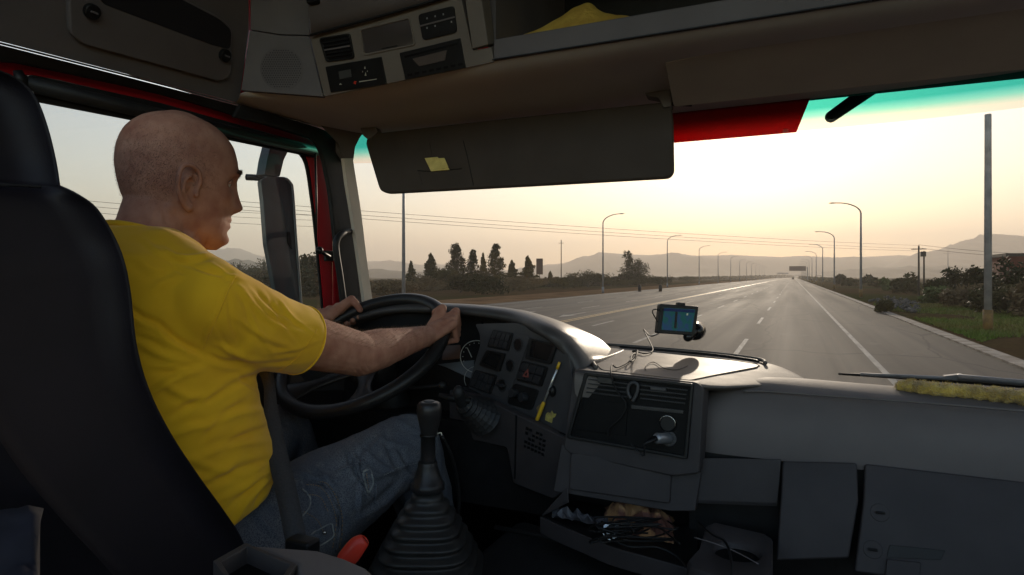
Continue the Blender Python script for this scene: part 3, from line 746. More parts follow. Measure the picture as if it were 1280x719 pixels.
rad = plate(OP, [cz(*p) for p in [(590, 327), (963, 235), (996, 418), (627, 492)]], 0.003, 0.006, 'radio', M['black'], oc, r=1.2, bevel=0.0008)
plate(OP, [cz(*p) for p in [(672, 362), (885, 308), (872, 372), (715, 408)]], 0.0045, 0.002, 'radio_display', mat('radio_panel_grey', (0.10, 0.08, 0.07), 0.35), rad, r=1, bevel=0.0004)
for i in range(8):
    a_ = Vector(cz(655, 462)).lerp(Vector(cz(965, 398)), i / 7.0); plate(OP, [(a_.x - 2.6, a_.y - 1.2), (a_.x + 2.6, a_.y - 2.2), (a_.x + 2.9, a_.y + .6), (a_.x - 2.3, a_.y + 1.6)], 0.0045, 0.002, 'radio_button', M['headdark'] if i == 99 else M['blackgloss'], rad, bevel=0.0003)
plate(OP, [cz(*p) for p in [(622, 345), (950, 262), (953, 274), (625, 357)]], 0.0042, 0.001, 'cassette_slot', M['blackgloss'], rad, bevel=0.0002)
tac = plate(OP, [cz(*p) for p in [(135, 412), (478, 350), (512, 520), (168, 570)]], 0.003, 0.006, 'tachograph', M['black'], oc, r=1.2, bevel=0.0008)
plate(OP, [cz(*p) for p in [(218, 440), (292, 426), (298, 472), (226, 488)]], 0.0042, 0.001, 'tachograph_display', mat('lcd_grey', (0.07, 0.07, 0.065), 0.3), tac, bevel=0.0003)
lt = mat('pale_scale_print', (0.55, 0.52, 0.42), 0.6)
plate(OP, [cz(345, 500), cz(452, 484), cz(452, 489), cz(345, 506)], 0.004, 0.0008, 'scale_line', lt, tac, bevel=0.0001)
plate(OP, [cz(228, 512), cz(240, 520), cz(222, 522)], 0.004, 0.0008, 'mark', lt, tac, bevel=0.0001)
plate(OP, [cz(316, 498), cz(328, 500), cz(322, 520), cz(310, 512)], 0.004, 0.0008, 'red_mark', M['redhandle'], tac, bevel=0.0001)
for q in [(380, 415, 8), (384, 455, 11), (366, 440, 5), (395, 437, 5)]:
    plate(OP, [cz(q[0] - q[2] / 2, q[1] + q[2]), cz(q[0], q[1] - q[2]), cz(q[0] + q[2] / 2, q[1] + q[2])], 0.004, 0.0008, 'fan_mark', lt, tac, bevel=0.0001)
# shelf above the header on the right, black inside
sh = MB(); sh.box(C(0.11, 1.306, 0.522), (1.48, 0.022, 0.05)); sh.build('shelf_front_lip', M['headdark'], cab, bevel=0.005)
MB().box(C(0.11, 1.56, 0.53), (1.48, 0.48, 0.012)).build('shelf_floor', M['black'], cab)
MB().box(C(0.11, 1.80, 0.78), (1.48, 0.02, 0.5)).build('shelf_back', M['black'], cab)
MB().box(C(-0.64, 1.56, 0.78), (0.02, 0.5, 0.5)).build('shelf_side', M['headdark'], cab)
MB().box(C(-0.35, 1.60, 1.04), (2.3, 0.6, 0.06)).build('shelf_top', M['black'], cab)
MB().tube([C(x, 1.2925, 0.4985) for x in (-0.63, -0.2, 0.2, 0.85)], 0.002, 6).build('lip_seam', M['black'], cab)
# upper locker mass over the console
ul = MB(); ul.grid([[atY(388, 44, 1.245), atY(470, 22, 1.245), atY(560, -3, 1.245)], [atY(388, 30, 1.21), atY(470, 5, 1.21), atY(560, -20, 1.21)], [atY(380, -30, 1.2), atY(470, -60, 1.2), atY(560, -85, 1.2)]])
ul.build('upper_locker', M['headdark'], cab, smooth=True)
MB().box(atY(392, 0, 1.20), (0.03, 0.02, 0.02)).build('locker_latch', M['black'], cab, bevel=0.003)
# pillar between windscreen and door
def strip3(pts_a, pts_b, dep, name, m, parent, bevel=0.003, sm=True):
    """band between two 3D polylines given thickness along dep"""
    n = len(pts_a); mb = MB(); dep = Vector(dep)
    vs = pts_a + pts_b + [p + dep for p in pts_a] + [p + dep for p in pts_b]; fs = []
    for i in range(n - 1):
        fs += [(i, i + 1, n + i + 1, n + i), (2 * n + i, 3 * n + i, 3 * n + i + 1, 2 * n + i + 1), (i, 2 * n + i, 2 * n + i + 1, i + 1), (n + i, n + i + 1, 3 * n + i + 1, 3 * n + i)]
    fs += [(0, n, 3 * n, 2 * n), (n - 1, 3 * n - 1, 4 * n - 1, 2 * n - 1)]
    mb.add(vs, fs); return fixn(mb.build(name, m, parent, bevel=bevel, segs=2))
def pxX(l_, X): return [atX(p[0], p[1], X) for p in l_]
MB().tube([atX(p[0], p[1], -1.39) for p in [(-260, -13), (0, 54), (150, 92), (292, 129), (360, 147), (440, 167)]], 0.0022, 6).build('bright_trim_strip', M['chrome'], cab)
pil_a = [(300, 130.5), (389, 156), (414, 166), (432, 176), (441, 196), (446, 230), (451.5, 266), (458, 320), (464, 368), (470, 420)]
pil_b = [(292, 146), (372, 166), (392, 176), (402, 192), (407, 212), (413, 245), (418, 291), (423, 335), (427.5, 375), (431, 430)]
ds = strip3(crom(pxX(pil_a, -1.385), 4), crom(pxX(pil_b, -1.385), 4), (-0.015, 0.0, 0), 'door_aperture_seal', M['seal'], cab, bevel=0.006)
tr = [(431, 199), (440, 199), (451.5, 266), (464, 368), (469, 410)]; tl = [(430, 201), (435, 235), (443.5, 280), (455, 371), (459, 410)]
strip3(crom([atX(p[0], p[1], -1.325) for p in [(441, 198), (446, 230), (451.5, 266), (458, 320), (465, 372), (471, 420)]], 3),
       crom([atX(p[0], p[1], -1.325) for p in [(430, 198), (434, 230), (440, 266), (448, 320), (455, 372), (461, 420)]], 3), (-0.012, 0, 0), 'pillar_glare_strip', mat('pillar_glare_pale', (0.62, 0.54, 0.44), 0.5), cab, bevel=0)  # pale colour painted in for light glaring along the pillar edge
strip3([atX(p[0], p[1], -1.37) for p in [(424, 172), (437, 180), (443, 200)]], [atX(p[0], p[1], -1.37) for p in [(424, 190), (428, 196), (431, 202)]], (-.02, 0, 0), 'pillar_top', M['headdark'], cab, bevel=0.004)
hb_a = [(-260, -11), (0, 56), (150, 94), (292, 131), (360, 149), (400, 160)]; hb_b = [(-260, 50), (0, 77), (33.6, 80.6), (201.6, 117.6), (300, 146), (392, 174)]
strip3(crom(pxX(hb_a, -1.40), 3), crom(pxX(hb_b, -1.42), 3), (-0.012, 0, 0), 'door_header_seal', M['seal'], cab, bevel=0.001)
plate(Plane(atX(405, 155, -1.36), atX(430, 200, -1.37), atX(455, 163, -1.30)), [(400, 156), (425, 158), (457, 163), (450, 172), (444, 184), (442, 200), (430, 201), (423, 180)], 0, 0.02, 'pillar_cover', M['headdark'], cab, r=2, bevel=0.003)
# outer bodywork closing the gap between door and screen
MB().box(C(-1.465, 1.755, -0.1), (0.04, 0.08, 1.2)).build('outer_pillar', M['red'], cab, bevel=0.02)
MB().box(C(-0.35, 1.96, 0.74), (2.35, 0.20, 0.30)).build('roof_front_panel', M['red'], cab, bevel=0.03)
MB().box(C(-1.50, 0.35, 0.80), (0.06, 3.0, 0.58)).build('outer_side_panel', M['red'], cab)
MB().box(C(-1.50, -0.32, 0.0), (0.08, 1.15, 2.2)).build('outer_rear_side_panel', M['headdark'], cab)
MB().box(C(0.82, 1.2, 0.80), (0.06, 1.6, 0.58)).build('right_side_panel', M['headdark'], cab)
MB().box(C(-1.46, 1.85, -.68), (.08, .5, 1.0)).build('kick_panel', M['black'], cab)

# passenger door, right of the eye
pdoor = thing('passenger_door', 'grey passenger door with window outside the right of the picture', 'door', C(0.80, 0.6, -1.1))
MB().box(C(0.82, 0.65, -0.65), (0.06, 2.1, 0.98)).build('door_panel', M['headdark'], pdoor, bevel=0.01)
# driver's door
door = thing('driver_door', 'red framed driver door with black roller blind above its window', 'door', C(-1.46, 1.0, -1.1))
XR = -1.455
ra = [(-60, 72), (0, 74), (33, 77), (201, 114), (300, 142), (386, 168), (398, 180), (403, 195), (411, 245), (417, 291), (424, 378), (430, 440)]
rb_ = [(-60, 140), (0, 112), (40, 94), (198, 130.5), (298, 158), (366, 178), (378, 187), (387, 208), (392, 245), (397, 291), (405, 381), (410, 440)]
strip3(crom(pxX(ra, XR), 4), crom(pxX(rb_, XR), 4), (-0.010, 0, 0), 'red_frame', M['red'], door, bevel=0.001)
wa = [(360, 172), (376, 182), (388, 204), (393, 245), (398, 291), (406, 381), (411, 440)]; wb = [(352, 180), (368, 188), (381, 204), (388, 245), (393.5, 291), (402, 381), (407, 440)]
strip3(crom(pxX(wa, -1.458), 4), crom(pxX(wb, -1.458), 4), (-0.006, 0, 0), 'window_seal', M['seal'], door, bevel=0.002)
MB().tube([atX(30, 104, -1.43), atX(200, 144, -1.43), atX(396, 189, -1.43)], 0.017, 12).build('blind_tube', M['blacksoft'], door, smooth=True)
strip3(pxX([(40, 93), (200, 128), (376, 177)], -1.445), pxX([(34, 124), (168, 150), (396, 197)], -1.44), (-0.015, 0, 0), 'blind_cassette', M['seal'], door, bevel=0.003)
MB().tube([atX(22, 88, -1.42), atX(26, 100, -1.42), atX(30, 112, -1.42)], [0.008, 0.012, 0.007], 8).build('blind_end_cap', M['black'], door, smooth=True)
MB().tube([atX(36, 100, -1.425), atX(40, 118, -1.425)], 0.004, 8).build('blind_bracket', M['galv'], door)
MB().tube([atX(394, 190, -1.42), atX(395.5, 250, -1.42), atX(395, 307, -1.42)], 0.0035, 8).build('blind_cord', M['black'], door, smooth=True)
MB().ball(atX(399, 313, -1.42), 0.013, 12, 8).tube([atX(398, 313, -1.42), atX(412, 321, -1.42)], 0.006, 8).build('blind_hook', M['black'], door, smooth=True)
MB().box(atX(411, 320, -1.43), (0.012, 0.04, 0.035)).build('hook_plate', M['seal'], door, bevel=0.003)
MB().box(C(-1.48, 1.0, -0.64), (0.10, 1.7, 0.96)).build('door_panel', M['dashlow'], door, bevel=0.02)
MB().box(C(-1.48, 0.35, 0.1), (0.03, 0.07, 0.7)).build('rear_frame', M['red'], door, bevel=0.005)
MB().box(C(-1.415, 1.15, -0.22), (0.04, 0.9, 0.06)).build('door_ledge', M['dashlow'], door, bevel=0.012)
g = bpy.data.materials.new('clear_glass'); g.use_nodes = True
n = g.node_tree.nodes; l = g.node_tree.links; n.remove(n['Principled BSDF'])
tr_ = n.new('ShaderNodeBsdfTransparent'); tr_.inputs[0].default_value = (0.60, 0.62, 0.62, 1); gl = n.new('ShaderNodeBsdfGlossy'); gl.inputs['Roughness'].default_value = 0.0
fr = n.new('ShaderNodeFresnel'); fr.inputs[0].default_value = 1.3; mx = n.new('ShaderNodeMixShader')
l.new(fr.outputs[0], mx.inputs[0]); l.new(tr_.outputs[0], mx.inputs[1]); l.new(gl.outputs[0], mx.inputs[2]); l.new(mx.outputs[0], n['Material Output'].inputs[0])
M['glass'] = g
gp = MB(); gp.add([C(-1.475, 0.30, -0.18), C(-1.475, 1.80, -0.18), C(-1.475, 1.80, 0.46), C(-1.475, 0.30, 0.46)], [(0, 1, 2, 3)])
gp.build('window_glass', M['glass'], door)
gh = thing('grab_handle', 'black curved grab handle on the pillar behind the steering wheel', 'handle', atX(428, 330, -1.36))
pth = crom([atX(444, 289, -1.36), atX(436, 289.5, -1.34), atX(428, 292, -1.325), atX(421.5, 299, -1.32), atX(420, 312, -1.32), atX(425, 345, -1.32), atX(429, 374, -1.32), atX(432, 392, -1.33)], 5)
MB().tube(pth, 0.0105, 12).build('bar', M['blacksoft'], gh, smooth=True)
MB().ball(atX(446, 290, -1.36), (0.012, 0.012, 0.022), 12, 8).build('mount', M['blacksoft'], gh, smooth=True)

# outside mirror
mir = thing('side_mirror', 'tall grey outside mirror housing seen through the driver window', 'mirror', atD(350, 383, 2.35))
XM = -1.78
ho = [(322, 225), (330, 220.5), (352, 221), (359, 227), (362, 236), (367, 300), (371, 350), (374, 392), (374, 410), (352, 400), (341, 366), (329, 304), (325, 250)]
pm = Plane(atD(330, 225, 2.30), atD(345, 380, 2.30), atD(365, 300, 2.36))
mh = mat('mirror_housing_grey', (0.075, 0.10, 0.105), 0.38, (0.04, 0.055, 0.06), 4, coat=0.2)
plate(pm, [(x + 5 - (0 if x > 350 else 1), y) for x, y in ho], 0, 0.035, 'housing', mh, mir, r=3, bevel=0.012)
rim = crom([pm.hit(*p) + pm.n * 0.002 for p in [(357, 223), (363, 229), (366, 240), (370, 300), (374, 350), (377, 395)]], 4)
MB().tube(rim, 0.005, 8).build('rim', mat('mirror_rim_pale', (0.32, 0.36, 0.33), 0.3), mir, smooth=True)
MB().tube([atD(308, 221.5, 2.33), atD(318, 222, 2.33), atD(332, 223, 2.33)], 0.012, 8).build('upper_arm', M['black'], mir, smooth=True)
plate(pm, [(359, 290), (362, 290), (365, 312), (359, 304)], 0.004, 0.004, 'adjust_knob', M['black'], mir, r=1)
br = thing('mirror_bracket', 'slanted grey bracket bar crossing the top of the driver window', 'bracket', atX(344, 200, -1.6))
pb = Plane(atX(337, 187, -1.6), atX(359, 187, -1.6), atX(345, 220, -1.6))
plate(pb, [(339, 180), (363, 184), (355, 200), (350, 221), (331, 219), (334, 200)], 0, 0.04, 'bar', mat('bracket_grey', (0.11, 0.12, 0.13), 0.5), br, r=2, bevel=0.008)

# windscreen
def WY(X, z): return 1.87 - 0.07 * z - 0.09 * abs((X + 0.35) / 1.0) ** 4
wsc = thing('windscreen', 'curved windscreen with turquoise sun band along its top', 'windscreen', C(-0.35, 1.88, -0.35))
g = bpy.data.materials.new('windscreen_glass'); g.use_nodes = True
n = g.node_tree.nodes; l = g.node_tree.links; n.remove(n['Principled BSDF'])
tcn = n.new('ShaderNodeTexCoord'); sx = n.new('ShaderNodeSeparateXYZ'); l.new(tcn.outputs['Object'], sx.inputs[0])
cr = n.new('ShaderNodeValToRGB'); mrn = n.new('ShaderNodeMapRange')
mrn.inputs[1].default_value = 0.35 + 0.382; mrn.inputs[2].default_value = 0.35 + 0.445
l.new(sx.outputs[2], mrn.inputs[0]); l.new(mrn.outputs[0], cr.inputs[0])
e = cr.color_ramp.elements; e[0].position = 0.0; e[0].color = (0.62, 0.61, 0.60, 1); e[1].position = 1.0; e[1].color = (0.03, 0.30, 0.25, 1)
for ps, cc in ((0.12, (0.62, 0.61, 0.60, 1)), (0.14, (0.60, 0.50, 0.44, 1)), (0.35, (0.52, 0.50, 0.42, 1)), (0.70, (0.16, 0.44, 0.36, 1)), (0.9, (0.07, 0.36, 0.31, 1))):
    q = e.new(ps); q.color = cc
tr_ = n.new('ShaderNodeBsdfTransparent'); l.new(cr.outputs[0], tr_.inputs[0]); gl = n.new('ShaderNodeBsdfGlossy'); gl.inputs['Roughness'].default_value = 0.0
fr = n.new('ShaderNodeFresnel'); fr.inputs[0].default_value = 1.25; mx = n.new('ShaderNodeMixShader')
l.new(fr.outputs[0], mx.inputs[0]); l.new(tr_.outputs[0], mx.inputs[1]); l.new(gl.outputs[0], mx.inputs[2]); l.new(mx.outputs[0], n['Material Output'].inputs[0])
rows = []
for j in range(15):
    z = -0.36 + 0.92 * j / 14
    rows.append([C(-1.45 + 2.25 * i / 30, WY(-1.45 + 2.25 * i / 30, z), z) for i in range(31)])
MB().grid(rows).build('glass', g, wsc, smooth=True)
rs = bpy.data.materials.new('red_sun_strip'); rs.use_nodes = True
n = rs.node_tree.nodes; l = rs.node_tree.links; pbn = n['Principled BSDF']; pbn.inputs['Base Color'].default_value = (0.45, 0.01, 0.015, 1); pbn.inputs['Roughness'].default_value = 0.5
trb = n.new('ShaderNodeBsdfTransparent'); trb.inputs[0].default_value = (0.42, 0.006, 0.010, 1); mx = n.new('ShaderNodeMixShader'); mx.inputs[0].default_value = 0.72
l.new(pbn.outputs[0], mx.inputs[1]); l.new(trb.outputs[0], mx.inputs[2]); l.new(mx.outputs[0], n['Material Output'].inputs[0])
r0, r1 = [], []
for i in range(21):
    t = i / 20.0
    xb = -0.95 + (0.008 + 0.95) * t; xt = -0.95 + (0.060 + 0.95) * t
    r0.append(C(xb, WY(xb, .386) - .006, .386)); r1.append(C(xt, WY(xt, .52) - .006, .52))
MB().grid([r0, r1]).build('red_sun_strip', rs, wsc, solid=0.002)
q = atY(982, 163.5, 1.83); MB().box(q, (0.014, 0.003, 0.007)).build('strip_tag', M['redhandle'], wsc)
rod = thing('sunshade_bracket', 'black rod with rounded end outside the top of the windscreen', 'bracket', atY(1038, 147, 1.98))
MB().capsule(atY(1039, 146, 1.98), 0.0165, atY(1100, 103, 1.98), 0.020).build('rod', M['blacksoft'], rod, smooth=True)

# sun visors
def seamline(pl, pts, m, parent, name='seam', r_=0.0009, off=0.0005):
    MB().tube([pl.hit(*p) + pl.n * off for p in pts], r_, 5).build(name, m, parent)
VP = Plane(atY(457, 165, 1.62), atY(840, 125, 1.62), atY(480, 240, 1.59))
vis = thing('sun_visor', 'lowered dark sun visor in front of the driver, with a note tucked in its pocket', 'sun visor', VP.hit(650, 145), 'sun visors under the header')
vo = [(456, 178), (461, 167), (600, 151), (838, 126), (841, 150), (842, 215), (836, 222), (660, 232), (484, 241.5), (474, 238), (464, 205)]
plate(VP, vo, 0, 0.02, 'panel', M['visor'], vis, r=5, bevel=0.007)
seamline(VP, [(579, 176), (584, 195), (592, 232)], M['black'], vis)
seamline(VP, [(522, 213.5), (540, 214.5), (577, 211)], M['black'], vis, 'pocket_slit', 0.0013)
seamline(VP, [(537, 178), (543, 213)], M['visor'], vis); seamline(VP, [(523, 214), (529, 233)], M['visor'], vis)
for k, pts in enumerate([[(452, 160), (470, 158), (474, 166), (462, 176), (455, 170)], [(806, 115), (838, 111), (840, 134), (830, 136), (824, 124), (808, 121)]]):
    plate(VP, pts, 0.008, 0.03, 'hinge', M['headdark'], vis, r=2, bevel=0.002)
MB().tube([VP.hit(834, 128) - VP.n * 0.01, VP.hit(864, 128) - VP.n * 0.012], 0.006, 8).build('hinge_pin', M['black'], vis)
note = thing('paper_note', 'yellow folded paper note tucked in the visor pocket', 'note', VP.hit(547, 212))
pn = mat('yellow_paper', (0.72, 0.60, 0.20), 0.7, (0.60, 0.48, 0.15), 60)
plate(VP, [(532, 198.5), (548, 197), (552, 202), (562, 211), (563, 213), (540, 215)], 0.006, 0.003, 'sheet', pn, note, bevel=0.0005)
plate(VP, [(547, 199), (557, 198.5), (562, 210), (552, 212)], 0.008, 0.0015, 'front_sheet', pn, note, bevel=0.0004)
V2 = Plane(atY(842, 134, 1.62), atY(1280, 87, 1.62), atY(1280, 8, 1.40))
vis2 = thing('sun_visor', 'folded up grey passenger sun visor along the top right', 'sun visor', V2.hit(1050, 80), 'sun visors under the header')
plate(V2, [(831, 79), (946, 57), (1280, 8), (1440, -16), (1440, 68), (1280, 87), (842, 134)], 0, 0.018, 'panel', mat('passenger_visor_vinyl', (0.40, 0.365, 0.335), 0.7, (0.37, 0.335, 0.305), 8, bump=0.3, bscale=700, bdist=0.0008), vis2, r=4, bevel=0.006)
# bag on the shelf
bag = thing('cloth_bag', 'crumpled yellow cloth lying on the overhead shelf', 'cloth', atY(710, 44, 1.42))
top = [(650, 46), (672, 37), (700, 21), (722, 6), (738, 2), (748, 10), (766, 17), (790, 20)]
rows = []
for j in range(9):
    v = j / 8.0; row = []
    for i, p in enumerate(crom([Vector((a, b_, 0)) for a, b_ in top], 4)):
        zt = atY(p.x, p.y, 1.46).z; z = lerp(H + 0.538, zt, math.sin(math.pi * v) if v < 0.5 else math.sin(math.pi * v))
        q = atY(p.x, p.y, 1.46); Y = 1.36 + 0.22 * v
        row.append(Vector((q.x, Y, z + 0.006 * noise.noise(Vector((q.x * 40, v * 5, 0))))))
    rows.append(row)
MB().grid(rows).build('cloth', mat('yellow_cloth', (0.62, 0.42, 0.08), 0.7, (0.45, 0.28, 0.05), 14, bump=0.6, bscale=50, bdist=0.01), bag, smooth=True, subsurf=1)

# ---------------------------------------------------------------- dashboard
dash = thing('dashboard', 'dark grey truck dashboard with switch panel, vents and trays', 'dashboard', C(-0.35, 1.5, -1.1))
# instrument hood
hoodl = crom([C(-1.40, 1.42, -.27), C(-1.33, 1.46, -.17), atY(454, 393, 1.52), atY(500, 385, 1.53), atY(555, 386, 1.50), atY(600, 390, 1.47), atY(640, 397, 1.43), atX(678, 414, -.515), atX(700, 432, -.475), atX(713, 452, -.45), atX(719, 478, -.437), atX(716, 512, -.437), atX(709, 549, -.445)], 5)
cenH = C(-0.9, 1.45, -0.3); rows = [[] for _ in range(9)]
for i, p in enumerate(hoodl):
    p = p - Vector((0, 0, .012 * min(1, max(0, (p.z - H + .23) / .06))))
    t = (hoodl[min(i + 1, len(hoodl) - 1)] - hoodl[max(i - 1, 0)]).normalized()
    o_ = Vector((0, -1, 0)).cross(t); o_ = Vector((o_.x, 0, o_.z)).normalized()
    if o_.dot(Vector((p.x + 0.9, 0, p.z - cenH.z))) < 0: o_ = -o_
    back = Vector((0, 1, 0)); f_ = i / (len(hoodl) - 1)
    thk = 0.018 + 0.012 * f_
    zlow = Vector((0, 0, -1)) * (0.05 if o_.z > 0.4 else 0.0)
    seq = [p - o_ * 0.03 + back * 0.16 + Vector((0, 0, -.28)), p - o_ * 0.006 + back * 0.10, p - o_ * 0.006 + back * 0.01, p, p + o_ * thk * 0.35 - back * 0.008, p + o_ * thk + back * 0.004, p + o_ * (thk + 0.006) + back * 0.05, p + o_ * (thk + 0.008) + back * 0.18 + zlow * 0.4, p + o_ * thk + back * 0.36 + zlow]
    for j in range(9): rows[j].append(seq[j])
M['hood'] = mat('hood_plastic', (0.06, 0.056, 0.054), 0.42, (0.05, 0.047, 0.046), 14, bump=0.35, bscale=900, bdist=0.0008)
MB().grid(rows).build('instrument_hood', M['hood'], dash, smooth=True, subsurf=1)
# cluster behind the wheel
CP = Plane(C(-1.3, 1.50, -.32), C(-0.72, 1.47, -.32), C(-1.0, 1.56, -.08))
cl = plate(CP, [(430, 380), (600, 384), (612, 500), (560, 520), (430, 520)], 0, 0.02, 'instrument_cluster', M['matte'], dash)
def z2(x, y): return (380 + x / 5.53, 350 + y / 5.53)
gm_ = mat('gauge_print', (0.45, 0.45, 0.40), 0.5)
def ringmark(pl, cx, cy, rpx, name, parent, a0=0, a1=360, r_=0.0009, off=0.002, ar=1.0):
    pts = [pl.hit(cx + rpx * math.cos(math.radians(a)), cy + rpx * ar * math.sin(math.radians(a))) + pl.n * off for a in np.linspace(a0, a1, 40)]
    MB().tube(pts, r_, 5).build(name, gm_, parent)
ringmark(CP, 596, 446, 20, 'gauge_ring', cl, 60, 300, 0.0011)
ringmark(CP, 597, 474, 16, 'gauge_ring', cl, 150, 290, 0.0008)
plate(CP, [z2(1130, 470), z2(1134, 470), z2(1165, 535), z2(1160, 537)], 0.003, 0.001, 'needle', gm_, cl, bevel=0.0001)
for k in range(9):
    a = math.radians(120 + k * 20); c_ = (596 + 17 * math.cos(a), 446 + 17 * math.sin(a))
    plate(CP, [(c_[0] - .5, c_[1] - .5), (c_[0] + .5, c_[1] - .5), (c_[0] + .5, c_[1] + .5), (c_[0] - .5, c_[1] + .5)], 0.002, 0.0006, 'gauge_tick', gm_, cl, bevel=0.0001)
plate(CP, [z2(925, 585), z2(1180, 555), z2(1172, 690), z2(1060, 640), z2(985, 605)], 0.0025, 0.002, 'gauge_glass', mat('pale_gauge_glass', (0.075, 0.088, 0.098), 0.3), cl, bevel=0.0005)
plate(CP, [z2(970, 455), z2(1085, 450), z2(1080, 545), z2(955, 555)], 0.0025, 0.002, 'painted_reflection', mat('brown_reflection_paint', (0.10, 0.05, 0.03), 0.3), cl, r=2, bevel=0.0005)  # brown reflection on the cluster, put in as a coloured plate
# switch panel
PP = Plane(C(-.452, 1.292, -.3425), C(-.475, 1.322, -.166), C(-.755, 1.44, -.2))
def z3(x, y): return (560 + x / 3.994, 390 + y / 3.994)
def Z3(l_): return [z3(*p) for p in l_]
pan = thing('switch_panel', 'curved switch panel with displays, knobs and a red hazard switch right of the wheel', 'switch panel', PP.hit(640, 460))
plate(PP, Z3([(135, 60), (330, 55), (480, 95), (560, 140), (600, 210), (622, 330), (612, 480), (590, 620), (440, 560), (330, 510), (100, 385), (120, 300), (160, 170), (158, 110)]), 0, 0.02, 'panel_face', M['panel'], pan, r=3, bevel=0.002)
def quad_grid(pl, q, nu, nv, gap, front, depth, name, m, parent, bevel=0.001):
    q = [Vector(p) for p in q]
    for i in range(nu):
        for j in range(nv):
            def bl(u, v): return q[0].lerp(q[1], u).lerp(q[3].lerp(q[2], u), v)
            u0, u1 = (i + gap) / nu, (i + 1 - gap) / nu; v0, v1 = (j + gap) / nv, (j + 1 - gap) / nv
            plate(pl, [bl(u0, v0), bl(u1, v0), bl(u1, v1), bl(u0, v1)], front, depth, name, m, parent, bevel=bevel)
M['btn'] = mat('switch_black', (0.02, 0.02, 0.022), 0.32, (0.03, 0.03, 0.032), 30)
for q in ([(228, 88), (328, 106), (305, 197), (198, 175)], [(140, 288), (248, 318), (215, 412), (105, 372)]):
    fr_ = plate(PP, Z3(q), 0.003, 0.006, 'switch_bezel', M['black'], pan, r=2, bevel=0.001)
    quad_grid(PP, Z3([(q[0][0] + 8, q[0][1] + 6), (q[1][0] - 8, q[1][1] + 6), (q[2][0] - 8, q[2][1] - 8), (q[3][0] + 10, q[3][1] - 6)]), 4, 2, 0.05, 0.0062, 0.006, 'rocker_switch', M['btn'], fr_, 0.0012)
for q in ([(200, 190), (292, 207), (262, 300), (162, 266)], [(412, 130), (552, 160), (518, 262), (392, 235)]):
    d_ = frame_ring(PP, Z3(q), Z3([(q[0][0] + 14, q[0][1] + 12), (q[1][0] - 16, q[1][1] + 10), (q[2][0] - 14, q[2][1] - 14), (q[3][0] + 18, q[3][1] - 12)]), 0.006, 0.008, 'display_bezel', M['black'], pan, ro=2.5, ri=1.5)
    plate(PP, Z3([(q[0][0] + 8, q[0][1] + 6), (q[1][0] - 8, q[1][1] + 6), (q[2][0] - 8, q[2][1] - 8), (q[3][0] + 10, q[3][1] - 6)]), 0.0025, 0.004, 'display', M['blackgloss'], d_, bevel=0.0004)
strip_ = plate(PP, Z3([(345, 108), (414, 124), (300, 438), (226, 408)]), 0.003, 0.006, 'knob_strip', M['panel'], pan, r=3, bevel=0.001)
def dial(pl, c_, r1, h_, name, m, parent, n_=24):
    q = pl.hit(*c_); MB().tube([q, q + pl.n * h_ * .8, q + pl.n * h_], [r1, r1, r1 * .88], n_).build(name, m, parent, bevel=0.0006)
pxm = (PP.hit(640, 440) - PP.hit(641, 440)).length
for c_ in ((356, 164), (315, 268), (276, 366)):
    q = PP.hit(*z3(*c_)); MB().tube([q + PP.n * .002, q + PP.n * .0045], 0.0145, 26).build('socket', M['blackgloss'], strip_)
    rr_ = [q + PP.n * .005 + (PP.hit(z3(*c_)[0] + 1, z3(*c_)[1]) - q).normalized() * 0.0145 * math.cos(a) + (PP.hit(z3(*c_)[0] + 1, z3(*c_)[1]) - q).normalized().cross(PP.n) * 0.0145 * math.sin(a) for a in np.linspace(0, 6.283, 28)]
    MB().tube(rr_, 0.0016, 6).build('socket_ring', M['btn'], strip_, smooth=True)
plate(PP, Z3([(258, 352), (300, 362), (296, 378), (254, 368)]), 0.014, 0.012, 'rotary_knob', M['btn'], strip_, r=1.5, bevel=0.002)
hz = plate(PP, Z3([(372, 243), (504, 275), (470, 375), (343, 342)]), 0.003, 0.006, 'switch_bezel', M['black'], pan, r=2.5, bevel=0.001)
quad_grid(PP, Z3([(380, 252), (492, 280), (462, 362), (352, 334)]), 3, 2, 0.05, 0.007, 0.006, 'rocker_switch', M['btn'], hz, 0.0012)
tri = [z3(412, 283), z3(414, 328), z3(384, 322)]; trc = Vector((sum(p[0] for p in tri) / 3, sum(p[1] for p in tri) / 3))
frame_ring(PP, tri, [tuple(trc + (Vector(p) - trc) * .5) for p in tri], 0.0095, 0.003, 'hazard_triangle', mat('hazard_red', (0.22, 0.06, 0.05), 0.6), hz, bevel=0.0002, ro=.5, ri=.3)
kb = plate(PP, Z3([(332, 355), (458, 390), (420, 492), (298, 458)]), 0.003, 0.006, 'knob_plate', M['black'], pan, r=4, bevel=0.001)
for c_ in ((340, 405), (390, 426)): dial(PP, z3(*c_), 0.011, 0.018, 'rotary_knob', M['btn'], kb)
# sticker blobs and decal
plate(PP, Z3([(490, 510), (500, 500), (512, 505), (520, 492), (528, 508), (543, 508), (535, 525), (525, 530), (520, 555), (508, 550), (486, 540)]), 0.0012, 0.001, 'torn_sticker', mat('faded_yellow_sticker', (0.48, 0.42, 0.10), 0.6, (0.25, 0.2, 0.08), 90), pan, bevel=0.0002)
plate(PP, Z3([(442, 478), (462, 460), (476, 470), (470, 500), (448, 500)]), 0.0012, 0.001, 'torn_sticker', mat('tan_sticker', (0.22, 0.16, 0.08), 0.6), pan, bevel=0.0002)
pen = thing('screwdriver', 'thin yellow handled tester screwdriver clipped to the switch panel', 'screwdriver', PP.hit(*z3(460, 540)))
pa, pb2, pc, pd = [PP.hit(*z3(*q)) + PP.n * 0.010 for q in [(458, 542), (495, 448), (560, 285), (572, 252)]]
ym = mat('yellow_handle_plastic', (0.70, 0.42, 0.03), 0.3)
